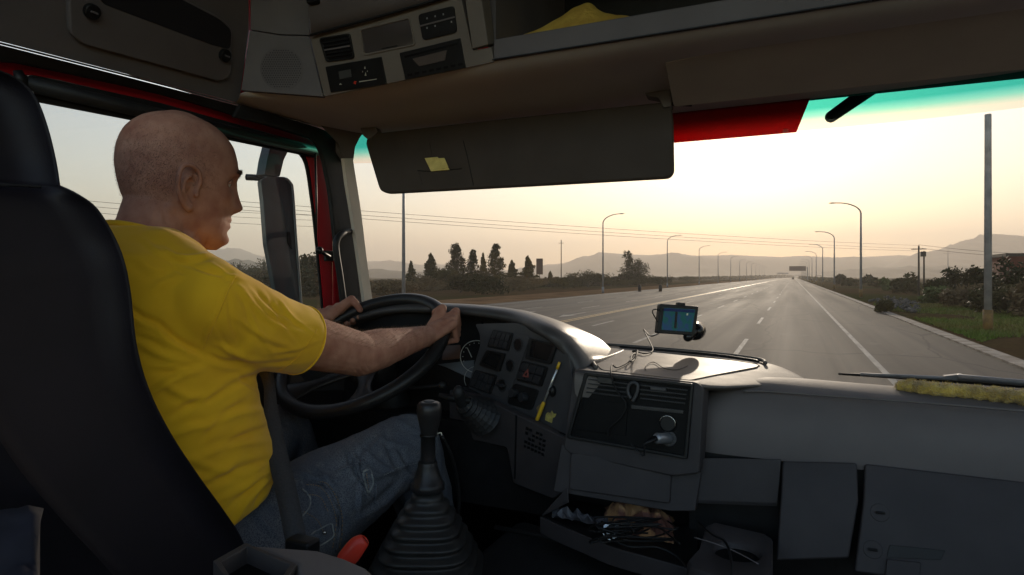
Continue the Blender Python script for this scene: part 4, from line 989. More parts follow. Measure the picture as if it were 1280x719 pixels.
MB().tube([pa, lerp(pa, pb2, .08), lerp(pa, pb2, .9), pb2], [0.003, 0.0048, 0.0048, 0.003], 8).build('handle', ym, pen, smooth=True)
MB().tube([pb2, pc], 0.0028, 8).build('shaft', mat('clear_shaft', (0.6, 0.6, 0.58), 0.2, metal=0.6), pen, smooth=True)
MB().tube([pc, pd], [0.0036, 0.0030], 8).build('cap', ym, pen, smooth=True)
MB().ball(PP.hit(*z3(528, 395)) + PP.n * 0.004, (0.009, 0.009, 0.013), 10, 8).build('clip', M['black'], pan, smooth=True)
# lower lip under the switch panel
lowlip = crom([PP.hit(*z3(*q)) + PP.n * .004 for q in [(60, 385), (110, 392), (200, 440), (330, 512), (450, 565), (590, 622)]], 4)
MB().tube(lowlip, 0.006, 8).build('panel_lower_seal', M['black'], dash, smooth=True)
# knee panel
KN = Plane(C(-.45, 1.27, -.345), C(-.80, 1.38, -.30), C(-.48, 1.30, -.52))
kp = plate(KN, [(560, 488), (600, 498), (642, 518), (705, 549), (712, 562), (708, 612), (690, 625), (640, 605), (632, 560), (560, 545)], -0.004, 0.02, 'knee_panel', M['dashlow'], dash, r=3, bevel=0.003)
plate(KN, [(643, 519), (645, 519.8), (643, 600), (641, 600)], -0.0035, 0.001, 'panel_seam', M['black'], kp, bevel=0.0001)
rr = random.Random(5)
dm = mat('black_decal', (0.006, 0.006, 0.006), 0.4)
for i in range(6):
    for j in range(5):
        x = 656 + i * 4.4 - j * 0.6; y = 534 + j * 5.6 + i * 2.0
        if rr.random() < 0.12: continue
        plate(KN, [(x, y), (x + rr.uniform(2.4, 3.8), y + 1.3), (x + 3.2, y + rr.uniform(3.4, 5)), (x - .3, y + 3.6)], -0.0032, 0.0008, 'decal_mark', dm, kp, bevel=0.0001)
# centre stack top with tray
TP = Plane(atY(735, 430, 1.76), atY(955, 453, 1.64), atZ(725, 466, -.2015))
M['dashtop'] = mat('dash_top_plastic', (0.115, 0.10, 0.09), 0.62, (0.10, 0.088, 0.08), 14, bump=0.3, bscale=900, bdist=0.0008, rvar=0.08)
bk_ = [(722, 452), (726, 438), (737, 430.5), (800, 434), (880, 442), (957, 450.5), (980, 457), (1000, 465), (1016, 473)]
fr2 = [(719, 466), (724, 466), (740, 467), (790, 471), (830, 475), (868, 480.5), (900, 482), (955, 474), (1020, 475)]
sink = [0, 0, 0, 0, 0, .0, .002, .005, .010]
B_ = [TP.hit(*p) - Vector((0, 0, s_)) for p, s_ in zip(bk_, sink)]; F_ = [TP.hit(*p) - Vector((0, 0, s_ + (.004 if k > 5 else 0))) for k, (p, s_) in enumerate(zip(fr2, sink))]
rows = [[p + Vector((0, .03, -.12)) for p in B_], [p + Vector((0, .012, -.012)) for p in B_], B_, [lerp(p, q, .1) for p, q in zip(B_, F_)], [lerp(p, q, .5) for p, q in zip(B_, F_)], [lerp(p, q, .92) for p, q in zip(B_, F_)], F_, [p + Vector((0, -.006 if k < 5 else 0, -.010 if k < 5 else -.003)) for k, p in enumerate(F_)], [p + Vector((0, -.004 if k < 5 else .03, -.05 if k < 5 else -.012)) for k, p in enumerate(F_)]]
ctop = MB().grid(rows).build('centre_top', M['dashtop'], dash, smooth=True, subsurf=1)
tray = plate(TP, [(742, 437), (750, 434), (948, 455), (948, 459), (900, 468), (862, 476), (752, 463), (744, 455)], 0.0015, 0.004, 'tray_floor', mat('glossy_tray_mat', (0.13, 0.10, 0.08), 0.55, (0.10, 0.078, 0.062), 9, bump=0.2, bscale=30, bdist=0.003, rvar=0.08), ctop, r=4, bevel=0.001)
rimp = [TP.hit(*q) + TP.n * .004 for q in [(745, 462), (739, 450), (741, 437), (752, 432.5), (840, 439), (900, 444.5), (948, 451), (957, 456)]]
MB().tube(crom(rimp, 5), 0.0045, 8).build('tray_rim', M['dashtop'], ctop, smooth=True)
MB().tube(crom([TP.hit(*q) + TP.n * .005 for q in [(775, 435.5), (840, 441), (900, 447), (938, 452.4), (948, 454.5)]], 5), 0.0034, 8).build('tray_rubber_lip', M['black'], ctop, smooth=True)  # black rubber lip along the back edge of the tray
# centre stack front
FP = Plane(atY(730, 468, 1.262), atY(866, 482, 1.245), atY(712, 548, 1.25))
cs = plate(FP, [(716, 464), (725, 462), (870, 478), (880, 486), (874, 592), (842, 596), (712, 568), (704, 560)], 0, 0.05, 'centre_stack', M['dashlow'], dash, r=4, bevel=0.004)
def z6(x, y): return (680 + x / 3.125, 370 + y / 3.125)
def Z6(l_): return [z6(*p) for p in l_]
frame_ring(FP, Z6([(163, 298), (587, 342), (563, 637), (92, 553)]), Z6([(176, 312), (576, 354), (550, 622), (108, 543)]), 0.009, 0.012, 'vent_surround', M['black'], cs, ro=3, ri=2)
plate(FP, Z6([(170, 306), (581, 348), (556, 630), (100, 548)]), 0.002, 0.003, 'stack_back', M['matte'], cs, r=2, bevel=0.0004)
for k in range(4):
    y = 322 + 17 * k
    plate(FP, Z6([(172 - k, y), (330, y + 19), (329, y + 24), (171 - k, y + 5)]), 0.006, 0.004, 'vent_slat', M['btn'], cs, bevel=0.0006)
    plate(FP, Z6([(378, y + 24), (562 - k * 3, y + 44), (561 - k * 3, y + 49), (377, y + 29)]), 0.006, 0.004, 'vent_slat', M['btn'], cs, bevel=0.0006)
plate(FP, Z6([(166, 400), (330, 420), (322, 545), (128, 520)]), 0.005, 0.003, 'blank_panel', M['matte'], cs, r=1, bevel=0.0006)
plate(FP, Z6([(345, 425), (548, 446), (545, 460), (343, 440)]), 0.005, 0.003, 'slot_edge', M['btn'], cs, bevel=0.0006)
plate(FP, Z6([(420, 352), (480, 358), (480, 372), (420, 366)]), 0.009, 0.006, 'vent_tab', M['panel'], cs, r=1, bevel=0.001)
plate(FP, Z6([(215, 315), (275, 322), (270, 345), (215, 338)]), 0.009, 0.006, 'vent_tab', M['btn'], cs, r=1, bevel=0.001)
ch = crom([FP.hit(*z6(*q)) + FP.n * .010 for q in [(345, 400), (333, 372), (340, 345), (358, 337), (372, 350), (366, 385), (352, 410)]], 5)
MB().tube(ch, 0.0035, 8).build('cable_hook', M['panel'], cs, smooth=True)
q = FP.hit(*z6(487, 497)); MB().tube([q + FP.n * .002, q + FP.n * .008, q + FP.n * .010], [.0165, .0165, .014], 26).build('socket_cap', M['black'], cs, bevel=0.001)
rgp = [q + FP.n * .0095 + Vector((math.cos(a), 0, math.sin(a))) * .0150 for a in np.linspace(-0.4, 3.0, 20)]
MB().tube(rgp, .0012, 6).build('socket_cap_edge', M['chrome'], cs, smooth=True)
q = FP.hit(*z6(490, 556)); MB().tube([q + FP.n * .002, q + FP.n * .006], .0150, 26).build('power_socket', M['panel'], cs, bevel=0.001)
chg = thing('phone_charger', 'silver car charger plugged into the black centre stack socket', 'charger', q)
qa, qb = q + FP.n * .004, q + FP.n * 0.045 + Vector((-.014, 0, .004))
MB().tube([qa, lerp(qa, qb, .15), lerp(qa, qb, .9), qb], [.0095, .0105, .0105, .008], 16).build('body', mat('silver_plastic', (0.30, 0.30, 0.31), 0.35, metal=0.6), chg, smooth=True)
qc = qb + (qb - qa).normalized() * .02 + Vector((-.010, 0, -.012))
MB().tube([qb, qc], [.006, .003], 10).build('plug', M['black'], chg, smooth=True)
def cable(name, label, pts, r_, m, group=None, n=6):
    o = MB().tube(crom(pts, n), r_, 6).build(name, m, smooth=True); return tag(o, label, 'cable', group)
qd = FP.hit(*z6(345, 578)) + FP.n * .006
cable('charger_cable', 'thin black cable drooping from the silver charger', [qc, FP.hit(*z6(400, 618)) + FP.n * .02, FP.hit(*z6(370, 600)) + FP.n * .012, qd], .0016, M['btn'])
# gps
gps = thing('navigation_device', 'small navigation screen held on the windscreen above the dash tray', 'navigation screen', atD(862, 423, 1.66))
GP = Plane(atD(825, 380, 1.63), atD(874, 383, 1.66), atD(822, 417, 1.62))
bz = plate(GP, Z6([(455, 30), (605, 40), (590, 155), (443, 145)]), 0, 0.018, 'body', M['black'], gps, r=2.5, bevel=0.002)
em = bpy.data.materials.new('map_screen'); em.use_nodes = True
n = em.node_tree.nodes; l = em.node_tree.links; pbn = n['Principled BSDF']
tcx = n.new('ShaderNodeTexCoord'); nzx = n.new('ShaderNodeTexNoise'); nzx.inputs['Scale'].default_value = 60
l.new(tcx.outputs['Object'], nzx.inputs[0]); crx = n.new('ShaderNodeValToRGB'); l.new(nzx.outputs[0], crx.inputs[0])
crx.color_ramp.elements[0].position = .42; crx.color_ramp.elements[0].color = (0.006, 0.035, 0.034, 1); crx.color_ramp.elements[1].position = .6; crx.color_ramp.elements[1].color = (0.010, 0.026, 0.055, 1)
l.new(crx.outputs[0], pbn.inputs['Base Color']); l.new(crx.outputs[0], pbn.inputs['Emission Color']); pbn.inputs['Emission Strength'].default_value = 0.35; pbn.inputs['Roughness'].default_value = .45; pbn.inputs['Specular IOR Level'].default_value = .12
scr = plate(GP, Z6([(469, 46), (590, 53), (577, 141), (458, 132)]), 0.0012, 0.001, 'screen', em, gps, r=.6, bevel=0.0002)
plate(GP, Z6([(512, 62), (521, 62.5), (516, 126), (507, 125.5)]), 0.0020, 0.0006, 'route_line', M['black'], scr, bevel=0.0001)
plate(GP, Z6([(468, 48), (588, 55), (586, 66), (466, 59)]), 0.0018, 0.0005, 'status_bar', mat('status_bar_blue', (0.01, 0.02, 0.06), .5, spec=.1, emit=(0.02, 0.03, 0.09), estr=.08), scr, bevel=0.0001)
plate(GP, Z6([(556, 68), (562, 68), (561, 76), (555, 76)]), 0.0020, 0.0005, 'screen_icon', mat('screen_icon_pale', (.4, .4, .3), .3, emit=(.3, .3, .2), estr=.08), scr, bevel=0.0001)
q = GP.hit(*z6(600, 140)) - GP.n * .02
plate(GP, Z6([(527, 24), (556, 27), (555, 40), (526, 38)]), -.004, .012, 'top_button', M['black'], gps, r=1, bevel=.001)
MB().tube([q, q + Vector((0, .03, -.002)), q + Vector((0.0, .05, 0))], [.020, .024, .026], 22).build('suction_cup', M['blackgloss'], gps, smooth=True)
MB().capsule(GP.hit(*z6(572, 160)) - GP.n * .012, .013, q, .012).build('mount_arm', M['blackgloss'], gps, smooth=True)
def tz(x, y, o=.006): return TP.hit(*z6(x, y)) + TP.n * o
gcp = [GP.hit(*z6(446, 148)), atD(680 / 1 + 415 / 3.125, 370 + 156 / 3.125, 1.58), tz(388, 168, .03), tz(412, 195, .012), tz(425, 222), tz(395, 234), tz(365, 228), tz(345, 232, .01), tz(365, 232, .012), tz(355, 262, .01), tz(338, 278, .012), tz(345, 255, .016), tz(362, 245, .01), tz(330, 268), tz(285, 290), tz(265, 292, .012), FP.hit(*z6(272, 310)) + FP.n * .016, FP.hit(*z6(290, 365)) + FP.n * .014, FP.hit(*z6(328, 420)) + FP.n * .014, FP.hit(*z6(310, 470)) + FP.n * .014, FP.hit(*z6(262, 515)) + FP.n * .012, FP.hit(*z6(258, 543)) + FP.n * .010]
cable('navigation_cable', 'black cable running from the navigation screen across the tray to the vents', gcp, .0017, mat('cable_black', (.010, .010, .010), .6))
cable('power_cable', 'short cable loop plugged into the left side of the navigation screen', [GP.hit(*z6(455, 52)), GP.hit(*z6(425, 54)) + GP.n * .004, GP.hit(*z6(420, 66)) + GP.n * .006, GP.hit(*z6(430, 85)) + GP.n * .006, GP.hit(*z6(444, 102))], .0015, M['black'])
MB().box(GP.hit(*z6(450, 55)), (.010, .008, .006)).build('power_plug', M['black'], gps, bevel=.001)
cable('loose_cord', 'faint thin cord curled on the glossy dash tray', [tz(395, 296, .004), tz(400, 276, .004), tz(430, 266, .004), tz(470, 290, .004), tz(520, 296, .004), tz(560, 280, .004)], .0010, mat('cord_brown', (.05, .038, .03), .6))

# passenger side dash
prof = [(1.90, -.37), (1.74, -.315), (1.60, -.250), (1.48, -.219), (1.39, -.2175), (1.335, -.228), (1.305, -.252), (1.29, -.275), (1.283, -.305), (1.28, -.335), (1.281, -.3465)]
colt = [0, .002, .008, .025, .055, .09, .14, .2, .3, .45, .6, .8, 1.0]
def XL(Y): return float(np.interp(Y, [1.29, 1.335, 1.39, 1.48, 1.60, 1.74], [-.192, -.150, -.105, -.045, .045, .10]))
rows = []
for (Y, z) in prof:
    row = []; xl = XL(Y)
    for ct_ in colt:
        X = xl + (.80 - xl) * ct_
        k = max(0.0, 1 - ct_ / .055); back = 0.045 * (1 - math.sqrt(max(0, 1 - k * k))) if Y < 1.40 else 0
        zr = .008 * max(0, 1 - (X - xl) / .25) if z > -.24 else 0
        row.append(C(X, Y + back, z + zr - (.007 * k ** 2 if z > -.24 else 0)))
    rows.append(row)
MB().grid(rows).build('passenger_dash', M['dash'], dash, smooth=True, subsurf=1)
MB().tube(crom([atZ(*q) for q in [(930, 489, -.2265), (960, 489.5, -.2255), (1050, 496, -.225), (1160, 504, -.2245), (1280, 514, -.2245)]], 4), .0022, 6).build('dash_crease', M['dash'], dash, smooth=True)
MB().box(C(-.35, 1.96, -.33), (2.2, .14, .03)).build('screen_ledge', M['black'], dash)
MB().tube(crom([C(x, WY(x, -.2) - .02, -.315) for x in (-1.3, -.9, -.5, -.1, .3, .8)], 4), .012, 8).build('screen_seal', M['black'], dash, smooth=True)
# lower faces
def LPl(Y0, Y1, z0=-.35, z1=-.6): return Plane(C(-.2, Y0, z0), C(.5, Y0, z0), C(-.2, Y1, z1))
P1 = LPl(1.245, 1.20)
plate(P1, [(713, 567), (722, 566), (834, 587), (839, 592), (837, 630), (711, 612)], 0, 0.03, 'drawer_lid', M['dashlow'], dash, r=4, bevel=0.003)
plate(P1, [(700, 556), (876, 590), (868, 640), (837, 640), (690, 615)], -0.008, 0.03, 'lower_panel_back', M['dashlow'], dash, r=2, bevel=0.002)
P2 = LPl(1.262, 1.225)
MB().grid([[P2.hit(x, y) for x, y in reversed(r_)] for r_ in ([(842, 578), (870, 573), (920, 573.5), (976, 575)], [(842, 600), (870, 600), (920, 601), (974, 602)], [(841, 627), (870, 629), (920, 631), (971, 633)])]).grid([[P2.hit(x, y) - P2.n * k for x, y in ((971, 633), (920, 631), (870, 629), (841, 627))] for k in (0, .05)]).build('centre_lower_panel', M['dashlow'], dash, smooth=False, solid=.006)
P3 = LPl(1.268, 1.16)
def bentpanel(name, rowspx, Ys, m, extra=0.0, bv=.004):
    rows = [[atY(x, y, Yv) for x, y in r_] for r_, Yv in zip(rowspx, Ys)]
    mb = MB(); mb.grid([list(reversed(r_)) for r_ in rows]); o = mb.build(name, m, dash, smooth=False, solid=.02, bevel=bv); return o
bentpanel('console_side_panel', [[(978, 576), (1071, 578)], [(976, 620), (1073, 626)], [(970, 701), (1061, 698)]], [1.27, 1.235, 1.21], M['dashlow'])
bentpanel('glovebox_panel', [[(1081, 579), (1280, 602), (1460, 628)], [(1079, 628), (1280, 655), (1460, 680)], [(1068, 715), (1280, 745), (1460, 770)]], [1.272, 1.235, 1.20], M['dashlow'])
GB = Plane(atY(1079, 628, 1.235), atY(1280, 655, 1.235), atY(1070, 715, 1.20))
for c_ in ((1100, 641), (1091, 687)):
    q = GB.hit(*c_); MB().tube([q - GB.n * .004, q + GB.n * .001], .0150, 26).build('turn_latch', M['dashlow'], dash, bevel=0.0015)
    MB().box(q + GB.n * .004, (.014, .004, .004)).build('latch_grip', M['black'], dash, bevel=.001)
plate(GB, [(1112, 681), (1182, 688), (1176, 700), (1108, 697)], .002, .004, 'recess_slot', M['black'], dash, r=2, bevel=.0006)
plate(GB, [(1108, 699), (1150, 703), (1148, 722), (1106, 722)], .008, .02, 'lower_catch', M['dashlow'], dash, r=2, bevel=.002)
# dark body behind all the faces
MB().box(C(-.35, 1.62, -.46), (2.1, .50, .20)).build('dash_core', M['black'], dash)
MB().box(C(.29, 1.50, -.72), (.96, .42, .80)).build('dash_core_lower', M['black'], dash)
# cup holder console
TZ = -.462
def tzp(px, py, z=TZ): return atZ(px, py, z)
cup = [tzp(*q) for q in [(884, 650), (966, 669), (966, 712), (958, 726), (905, 726), (854, 706), (873, 686)]]
cc = tzp(921, 689); rc = .037
outer = []
N = 32
def inpoly_radius(c_, poly, a):
    d = Vector((math.cos(a), math.sin(a))); best = 9
    for i in range(len(poly)):
        p, q_ = poly[i], poly[(i + 1) % len(poly)]; e_ = (q_ - p).to_2d(); w_ = (p - c_).to_2d()
        den = d.x * e_.y - d.y * e_.x
        if abs(den) < 1e-9: continue
        t = (w_.x * e_.y - w_.y * e_.x) / den; s_ = (w_.x * d.y - w_.y * d.x) / den
        if t > 0 and -1e-6 <= s_ <= 1 + 1e-6: best = min(best, t)
    return best
an = [2 * math.pi * k / N for k in range(N + 1)]
r_out = [cc + Vector((math.cos(a), math.sin(a), 0)) * inpoly_radius(cc, cup, a) for a in an]
ring_ = lambda r_, dz_: [cc + Vector((math.cos(a) * r_, math.sin(a) * r_, dz_)) for a in an]
chn = MB().grid([[p - Vector((0, 0, .12)) for p in r_out], [p - Vector((0, 0, .006)) for p in r_out], [lerp(p, cc, .04) for p in r_out], ring_(rc * 1.12, 0), ring_(rc, -.005), ring_(rc * .94, -.05), ring_(.0005, -.052)])
MB().tube([cc + Vector((0, 0, -.012)), cc + Vector((0, 0, -.011))], rc * .97, 28).build('cup_shade_disc', M['matte'], dash)  # black disc set in the cup hole, its depth shade put into colour
cupo = chn.build('cup_holder', M['dashlow'], dash, smooth=True); cupo.modifiers.new('e', 'EDGE_SPLIT').split_angle = math.radians(50)
# open storage tray with cables
TY = -.505
tfl = [tzp(*q, TY) for q in [(679, 645), (700, 620), (870, 660), (872, 690), (854, 708), (764, 684)]]
MB().prism(tfl, (0, 0, -.02)).build('storage_tray', M['black'], dash, bevel=.002)
lip = crom([tzp(*q, TY + .004) for q in [(676, 644), (700, 656), (735, 670), (764, 682), (810, 695), (856, 708), (900, 722)]], 3)
strip3([p + Vector((0, 0, .0)) for p in lip], [p - Vector((0, 0, .035)) for p in lip], (0, -.006, 0), 'tray_lip', M['dashlow'], dash, bevel=.002)
MB().add([tzp(679, 645, TY), tzp(692, 630, TY + .01), atY(710, 611, 1.22), atY(711, 628, 1.22)], [(0, 1, 2, 3)]).build('tray_end_flap', M['dashlow'], dash, solid=.003)
# engine cover
ez = -.60
ecov = thing('engine_cover', 'black ribbed engine cover between the seats', 'engine cover', C(-.25, .9, -1.1))
MB().prism([C(-.66, .35, ez), C(.02, .35, ez), C(.06, 1.20, ez + .01), C(-.12, 1.30, ez + .01), C(-.62, 1.42, ez + .01)], (0, 0, -.5)).build('cover', mat('engine_cover_black', (.018, .018, .018), .7, (.024, .023, .022), 30, bump=.8, bscale=260, bdist=.002), ecov, bevel=.03)
MB().tube([atZ(619, 659, ez + .014), atZ(720, 679, ez + .014), atZ(850, 706, ez + .014)], .006, 8).build('rib', M['blacksoft'], ecov, smooth=True)
# clutter
pap = thing('crumpled_paper', 'crumpled tan paper lying in the open cable tray', 'paper', tzp(800, 655, TY))
rr = random.Random(11); rows = []
for j in range(12):
    row = []
    for i in range(16):
        u, v = i / 15, j / 11; px = 756 + 86 * u; py = 636 + 12 * u + (26 + 8 * u) * v
        q = tzp(px, py, TY); hgt = .05 * math.sin(math.pi * v) ** .6 * (math.sin(math.pi * u) ** .5 + .1) * (0.65 + .7 * noise.noise(Vector((u * 7, v * 5, 3))))
        row.append(q + Vector((.008 * noise.noise(Vector((u * 9, v * 9, 0))), 0, .003 + abs(hgt))))
    rows.append(row)
MB().grid(rows).build('sheet', mat('tan_paper', (.36, .20, .09), .75, (.12, .05, .035), 26, lo=.45, hi=.55), pap)
tn = thing('silver_lid', 'small round silver tin lying among the cables in the tray', 'tin', tzp(764, 663, TY))
MB().tube([tzp(764, 664, TY + .012), tzp(764, 664, TY + .024)], .0175, 24).build('tin', mat('tin_silver', (.5, .53, .55), .25, metal=.9), tn, bevel=.002)
pbag = MB(); rows = []
for j in range(8):
    rows.append([tzp(690 + 70 * i / 11, 640 + 14 * i / 11 + 12 * j / 7, TY) + Vector((0, 0, .006 + .028 * abs(noise.noise(Vector((i * .5, j * .6, 7)))))) for i in range(12)])
tag(pbag.grid(rows).build('plastic_bag', mat('smoky_plastic', (.05, .05, .055), .25, (.09, .09, .1), 40)), 'crumpled smoky plastic bag at the left end of the tray', 'bag')
for k in range(7):
    pts = [tzp(rr.uniform(735, 850), 645 + rr.uniform(0, 35), TY + rr.uniform(.03, .06)) for _ in range(6)]
    cable('tangled_cable', 'tangled thin black cable lying over the paper in the tray', pts, .0018, M['black'], 'tangled cables in the tray')
cable('tray_cable', 'long black cable hanging over the front lip of the tray', [tzp(752, 652, TY + .03), tzp(757, 668, TY + .03), tzp(785, 683, TY + .02), tzp(820, 684, TY + .02), tzp(845, 695, TY + .012), tzp(862, 715, TY), tzp(868, 735, TY - .02)], .0022, M['black'])
cable('cup_cable', 'black cable crossing the cup holder', [tzp(872, 652), tzp(890, 668, TZ + .01), tzp(905, 676, TZ + .01), tzp(912, 690, TZ + .01), tzp(915, 715, TZ + .01), tzp(910, 735, TZ)], .0022, M['black'])
cable('cup_cable', 'pale thin cable crossing the cup holder mouth', [tzp(868, 672, TZ + .006), tzp(895, 680, TZ + .008), tzp(920, 690, TZ + .004), tzp(948, 705, TZ + .004)], .0012, M['headdark'])
# yellow towel
tow = thing('yellow_towel', 'rolled yellow towel lying on the dash at the right edge', 'towel', atZ(1200, 488, -.225))
ctr = [atZ(1126, 483, -.215), atZ(1140, 484, -.212), atZ(1170, 487, -.211), atZ(1210, 490, -.211), atZ(1250, 494, -.211), atZ(1290, 498, -.211), atZ(1340, 503, -.211)]
ctr = crom(ctr, 8); rows = []
for i, p in enumerate(ctr):
    t = (ctr[min(i + 1, len(ctr) - 1)] - ctr[max(i - 1, 0)]).normalized(); b_ = t.cross(Vector((0, 0, 1))).normalized()
    f_ = i / (len(ctr) - 1); r_ = .012 * min(1, .35 + f_ * 8) * (1 + .12 * math.sin(i * 1.7))
    rows.append([p + b_ * math.cos(a) * r_ * 1.5 * (1 + .15 * noise.noise(Vector((i * .6, a, 0)))) + Vector((0, 0, 1)) * math.sin(a) * r_ * (1 + .25 * noise.noise(Vector((i * .7, a * 1.5, 4)))) for a in [2 * math.pi * k / 20 for k in range(20)]])
tm = mat('yellow_terry', (.72, .50, .09), .95, (.34, .22, .05), 40, bump=1.0, bscale=330, bdist=.006, sheen=.4)
MB().grid(rows, close=True).build('roll', tm, tow, smooth=True)
fz = MB(); rr = random.Random(2)
for i in range(5000):
    row = rr.choice(rows); p = row[rr.randrange(20)] + Vector((rr.gauss(0, .002), rr.gauss(0, .002), rr.gauss(0, .001))); d = Vector((rr.gauss(0, 1), rr.gauss(0, 1), abs(rr.gauss(0, 1)))).normalized() * .004; s_ = d.orthogonal().normalized() * .0006
    fz.add([p - s_, p + s_, p + d], [(0, 1, 2)])
fz.build('pile', tm, tow)
# wiper outside
wip = thing('windscreen_wiper', 'wiper resting outside along the bottom right of the windscreen', 'wiper', atY(1160, 475, 1.93))
wm = mat('wiper_metal', (.42, .42, .42), .4, metal=.2)
WP = Plane(atY(1048, 468, 1.95), atY(1280, 488, 1.95), atY(1048, 440, 1.95))
MB().tube([WP.hit(1048, 467.5), WP.hit(1120, 471), WP.hit(1300, 484)], [.003, .006, .006], 8).build('blade', M['black'], wip, smooth=True)
MB().tube([WP.hit(1075, 467.5) + WP.n * .012, WP.hit(1140, 470) + WP.n * .014, WP.hit(1320, 479) + WP.n * .014], .005, 8).build('frame', wm, wip, smooth=True)
plate(WP, [(1178, 469), (1200, 466.5), (1212, 472), (1190, 474)], .02, .02, 'clip', wm, wip, r=1, bevel=.001)
MB().tube([WP.hit(1195, 470) + WP.n * .02, WP.hit(1380, 486) + WP.n * .02], .008, 8).build('arm', wm, wip, smooth=True)
# outer bodywork below the screen
MB().box(C(-.35, 2.06, -.40), (2.3, .10, .14)).build('scuttle_panel', M['red'], cab, bevel=.02)

# steering wheel
WC = C(-1.055, 1.372, -.197); WR = .230; ta = math.radians(34.5); tw = math.radians(-5.1)
e1 = Vector((math.cos(tw), math.sin(tw), 0)); e2 = Vector((-math.sin(tw) * math.cos(ta), math.cos(tw) * math.cos(ta), math.sin(ta))); e3 = e1.cross(e2)
def wp(a, r_=WR, h_=0): a = math.radians(a); return WC + (e1 * math.cos(a) + e2 * math.sin(a)) * r_ + e3 * h_
whl = thing('steering_wheel', 'large black steering wheel held by the driver', 'steering wheel', WC)
rows = []
for i in range(96):
    a = math.radians(i * 3.75); o_ = e1 * math.cos(a) + e2 * math.sin(a); ct = WC + o_ * WR
    rows.append([ct + o_ * math.cos(g_) * .0190 + e3 * math.sin(g_) * .0175 for g_ in [2 * math.pi * k / 16 for k in range(16)]])
rows.append(rows[0]); MB().grid(rows, close=True).build('rim', M['grip'], whl, smooth=True)
hub = [wp(a, .075, -.045) for a in range(0, 360, 12)]; hub2 = [wp(a, .062, -.025) for a in range(0, 360, 12)]; hub3 = [wp(a, .02, -.02) for a in range(0, 360, 12)]; hub0 = [wp(a, .06, -.10) for a in range(0, 360, 12)]
MB().grid([r_ + [r_[0]] for r_ in (hub0, hub, hub2, hub3)]).build('hub', M['grip'], whl, smooth=True)
for a in (236, 304, 22, 158):
    b_ = math.radians(a); o_ = e1 * math.cos(b_) + e2 * math.sin(b_); s_ = o_.cross(e3)
    rows = []
    for k in range(9):
        t = k / 8; ct = WC + o_ * (.05 + (.222 - .05) * t) + e3 * (-.035 + .035 * t ** 1.6); w = .034 - .015 * math.sin(math.pi * t) + (.022 * t ** 4); h_ = .010
        rows.append([ct + s_ * math.cos(g_) * w + e3 * math.sin(g_) * h_ for g_ in [2 * math.pi * q_ / 12 for q_ in range(12)]])
    MB().grid(rows, close=True).build('spoke', M['grip'], whl, smooth=True)
col = thing('steering_column', 'black steering column shroud with stalks under the wheel', 'steering column', C(-1.0, 1.5, -.5))
MB().tube([wp(0, 0, -.09), wp(0, 0, -.2), WC + Vector((.02, .18, -.42)), WC + Vector((.02, .25, -.7))], [.055, .07, .08, .07], 18).build('shroud', M['black'], col, smooth=True)
a_ = wp(0, 0, -.13); b_ = atX(553, 482, -.84)
MB().tube(crom([a_ + Vector((.05, 0, 0)), lerp(a_, b_, .6) + Vector((0, 0, -.006)), b_], 5), .006, 8).build('stalk', M['blacksoft'], col, smooth=True)
MB().ball(b_, .011, 14, 9).build('stalk_knob', M['blacksoft'], col, smooth=True)
# parking brake lever with gaiter
pb_ = thing('parking_brake', 'black lever with pleated gaiter below the switch panel', 'lever', atY(606, 530, 1.30))
b0_ = atY(607, 522, 1.34); b1_ = atY(578, 503, 1.26)
cs_ = []; rs_ = []
for k in range(15):
    t = k / 14; cs_.append(lerp(b0_, b1_, t)); rs_.append(lerp(.044, .020, t) * (1.12 if k % 2 else .9))
MB().tube(cs_, rs_, 18).build('gaiter', M['blacksoft'], pb_)
MB().capsule(b1_, .015, atY(573, 492, 1.24), .012).ball(atY(573, 491, 1.24), (.013, .013, .017), 14, 10).build('lever_knob', M['blacksoft'], pb_, smooth=True)
MB().tube([b1_ + Vector((.02, 0, .004)), b1_ + Vector((-.05, -.02, .014))], .008, 8).build('lever_arm', M['black'], pb_, smooth=True)

# gear lever
GD = 1.15
def gp_(px, py, dd=GD): return atD(px, py, dd)
gl_ = thing('gear_lever', 'black gear lever with round knob and pleated rubber boot', 'gear lever', gp_(535, 715))
kn = [(502, 9), (503, 12.5), (506, 15), (512, 16), (520, 15.2), (528, 13.2), (536, 11.5), (542, 10.5), (543, 10)]
def lathe(profile, cx, m, name, parent, n_=28, lean=0.0):
    rows = []
    for (y, rpx) in profile:
        c_ = gp_(cx + (y - 502) * lean, y); r_ = rpx * GD / F
        rows.append([c_ + Vector((math.cos(2 * math.pi * k / n_) * r_, math.sin(2 * math.pi * k / n_) * r_, 0)) for k in range(n_)])
    mb = MB(); mb.grid(rows, close=True); mb.f.append(tuple(range(n_))); return mb.build(name, m, parent, smooth=True)
M['knob'] = mat('gear_knob_black', (.016, .015, .015), .33, (.022, .02, .02), 40, bump=.15, bscale=600)
lathe([(502, 0.5)] + kn, 536.5, M['knob'], 'knob', gl_)
MB().tube([gp_(536.5, 502), gp_(536.5, 500.6)], [7.5 * GD / F, 6 * GD / F], 20).build('knob_badge', M['panel'], gl_)
lathe([(543, 9), (577, 9.5)], 535, M['knob'], 'sleeve', gl_)
lathe([(542, 10), (543, 11), (545, 11), (546, 9.5)], 535.5, M['black'], 'collar', gl_)
lathe([(576, 10.5), (578, 12), (582, 12.2), (602, 18.5), (604, 21), (611, 21.5), (613, 19)], 534.5, M['knob'], 'cone', gl_)
boot = []
tiers = 8; y0_, y1_ = 613, 716
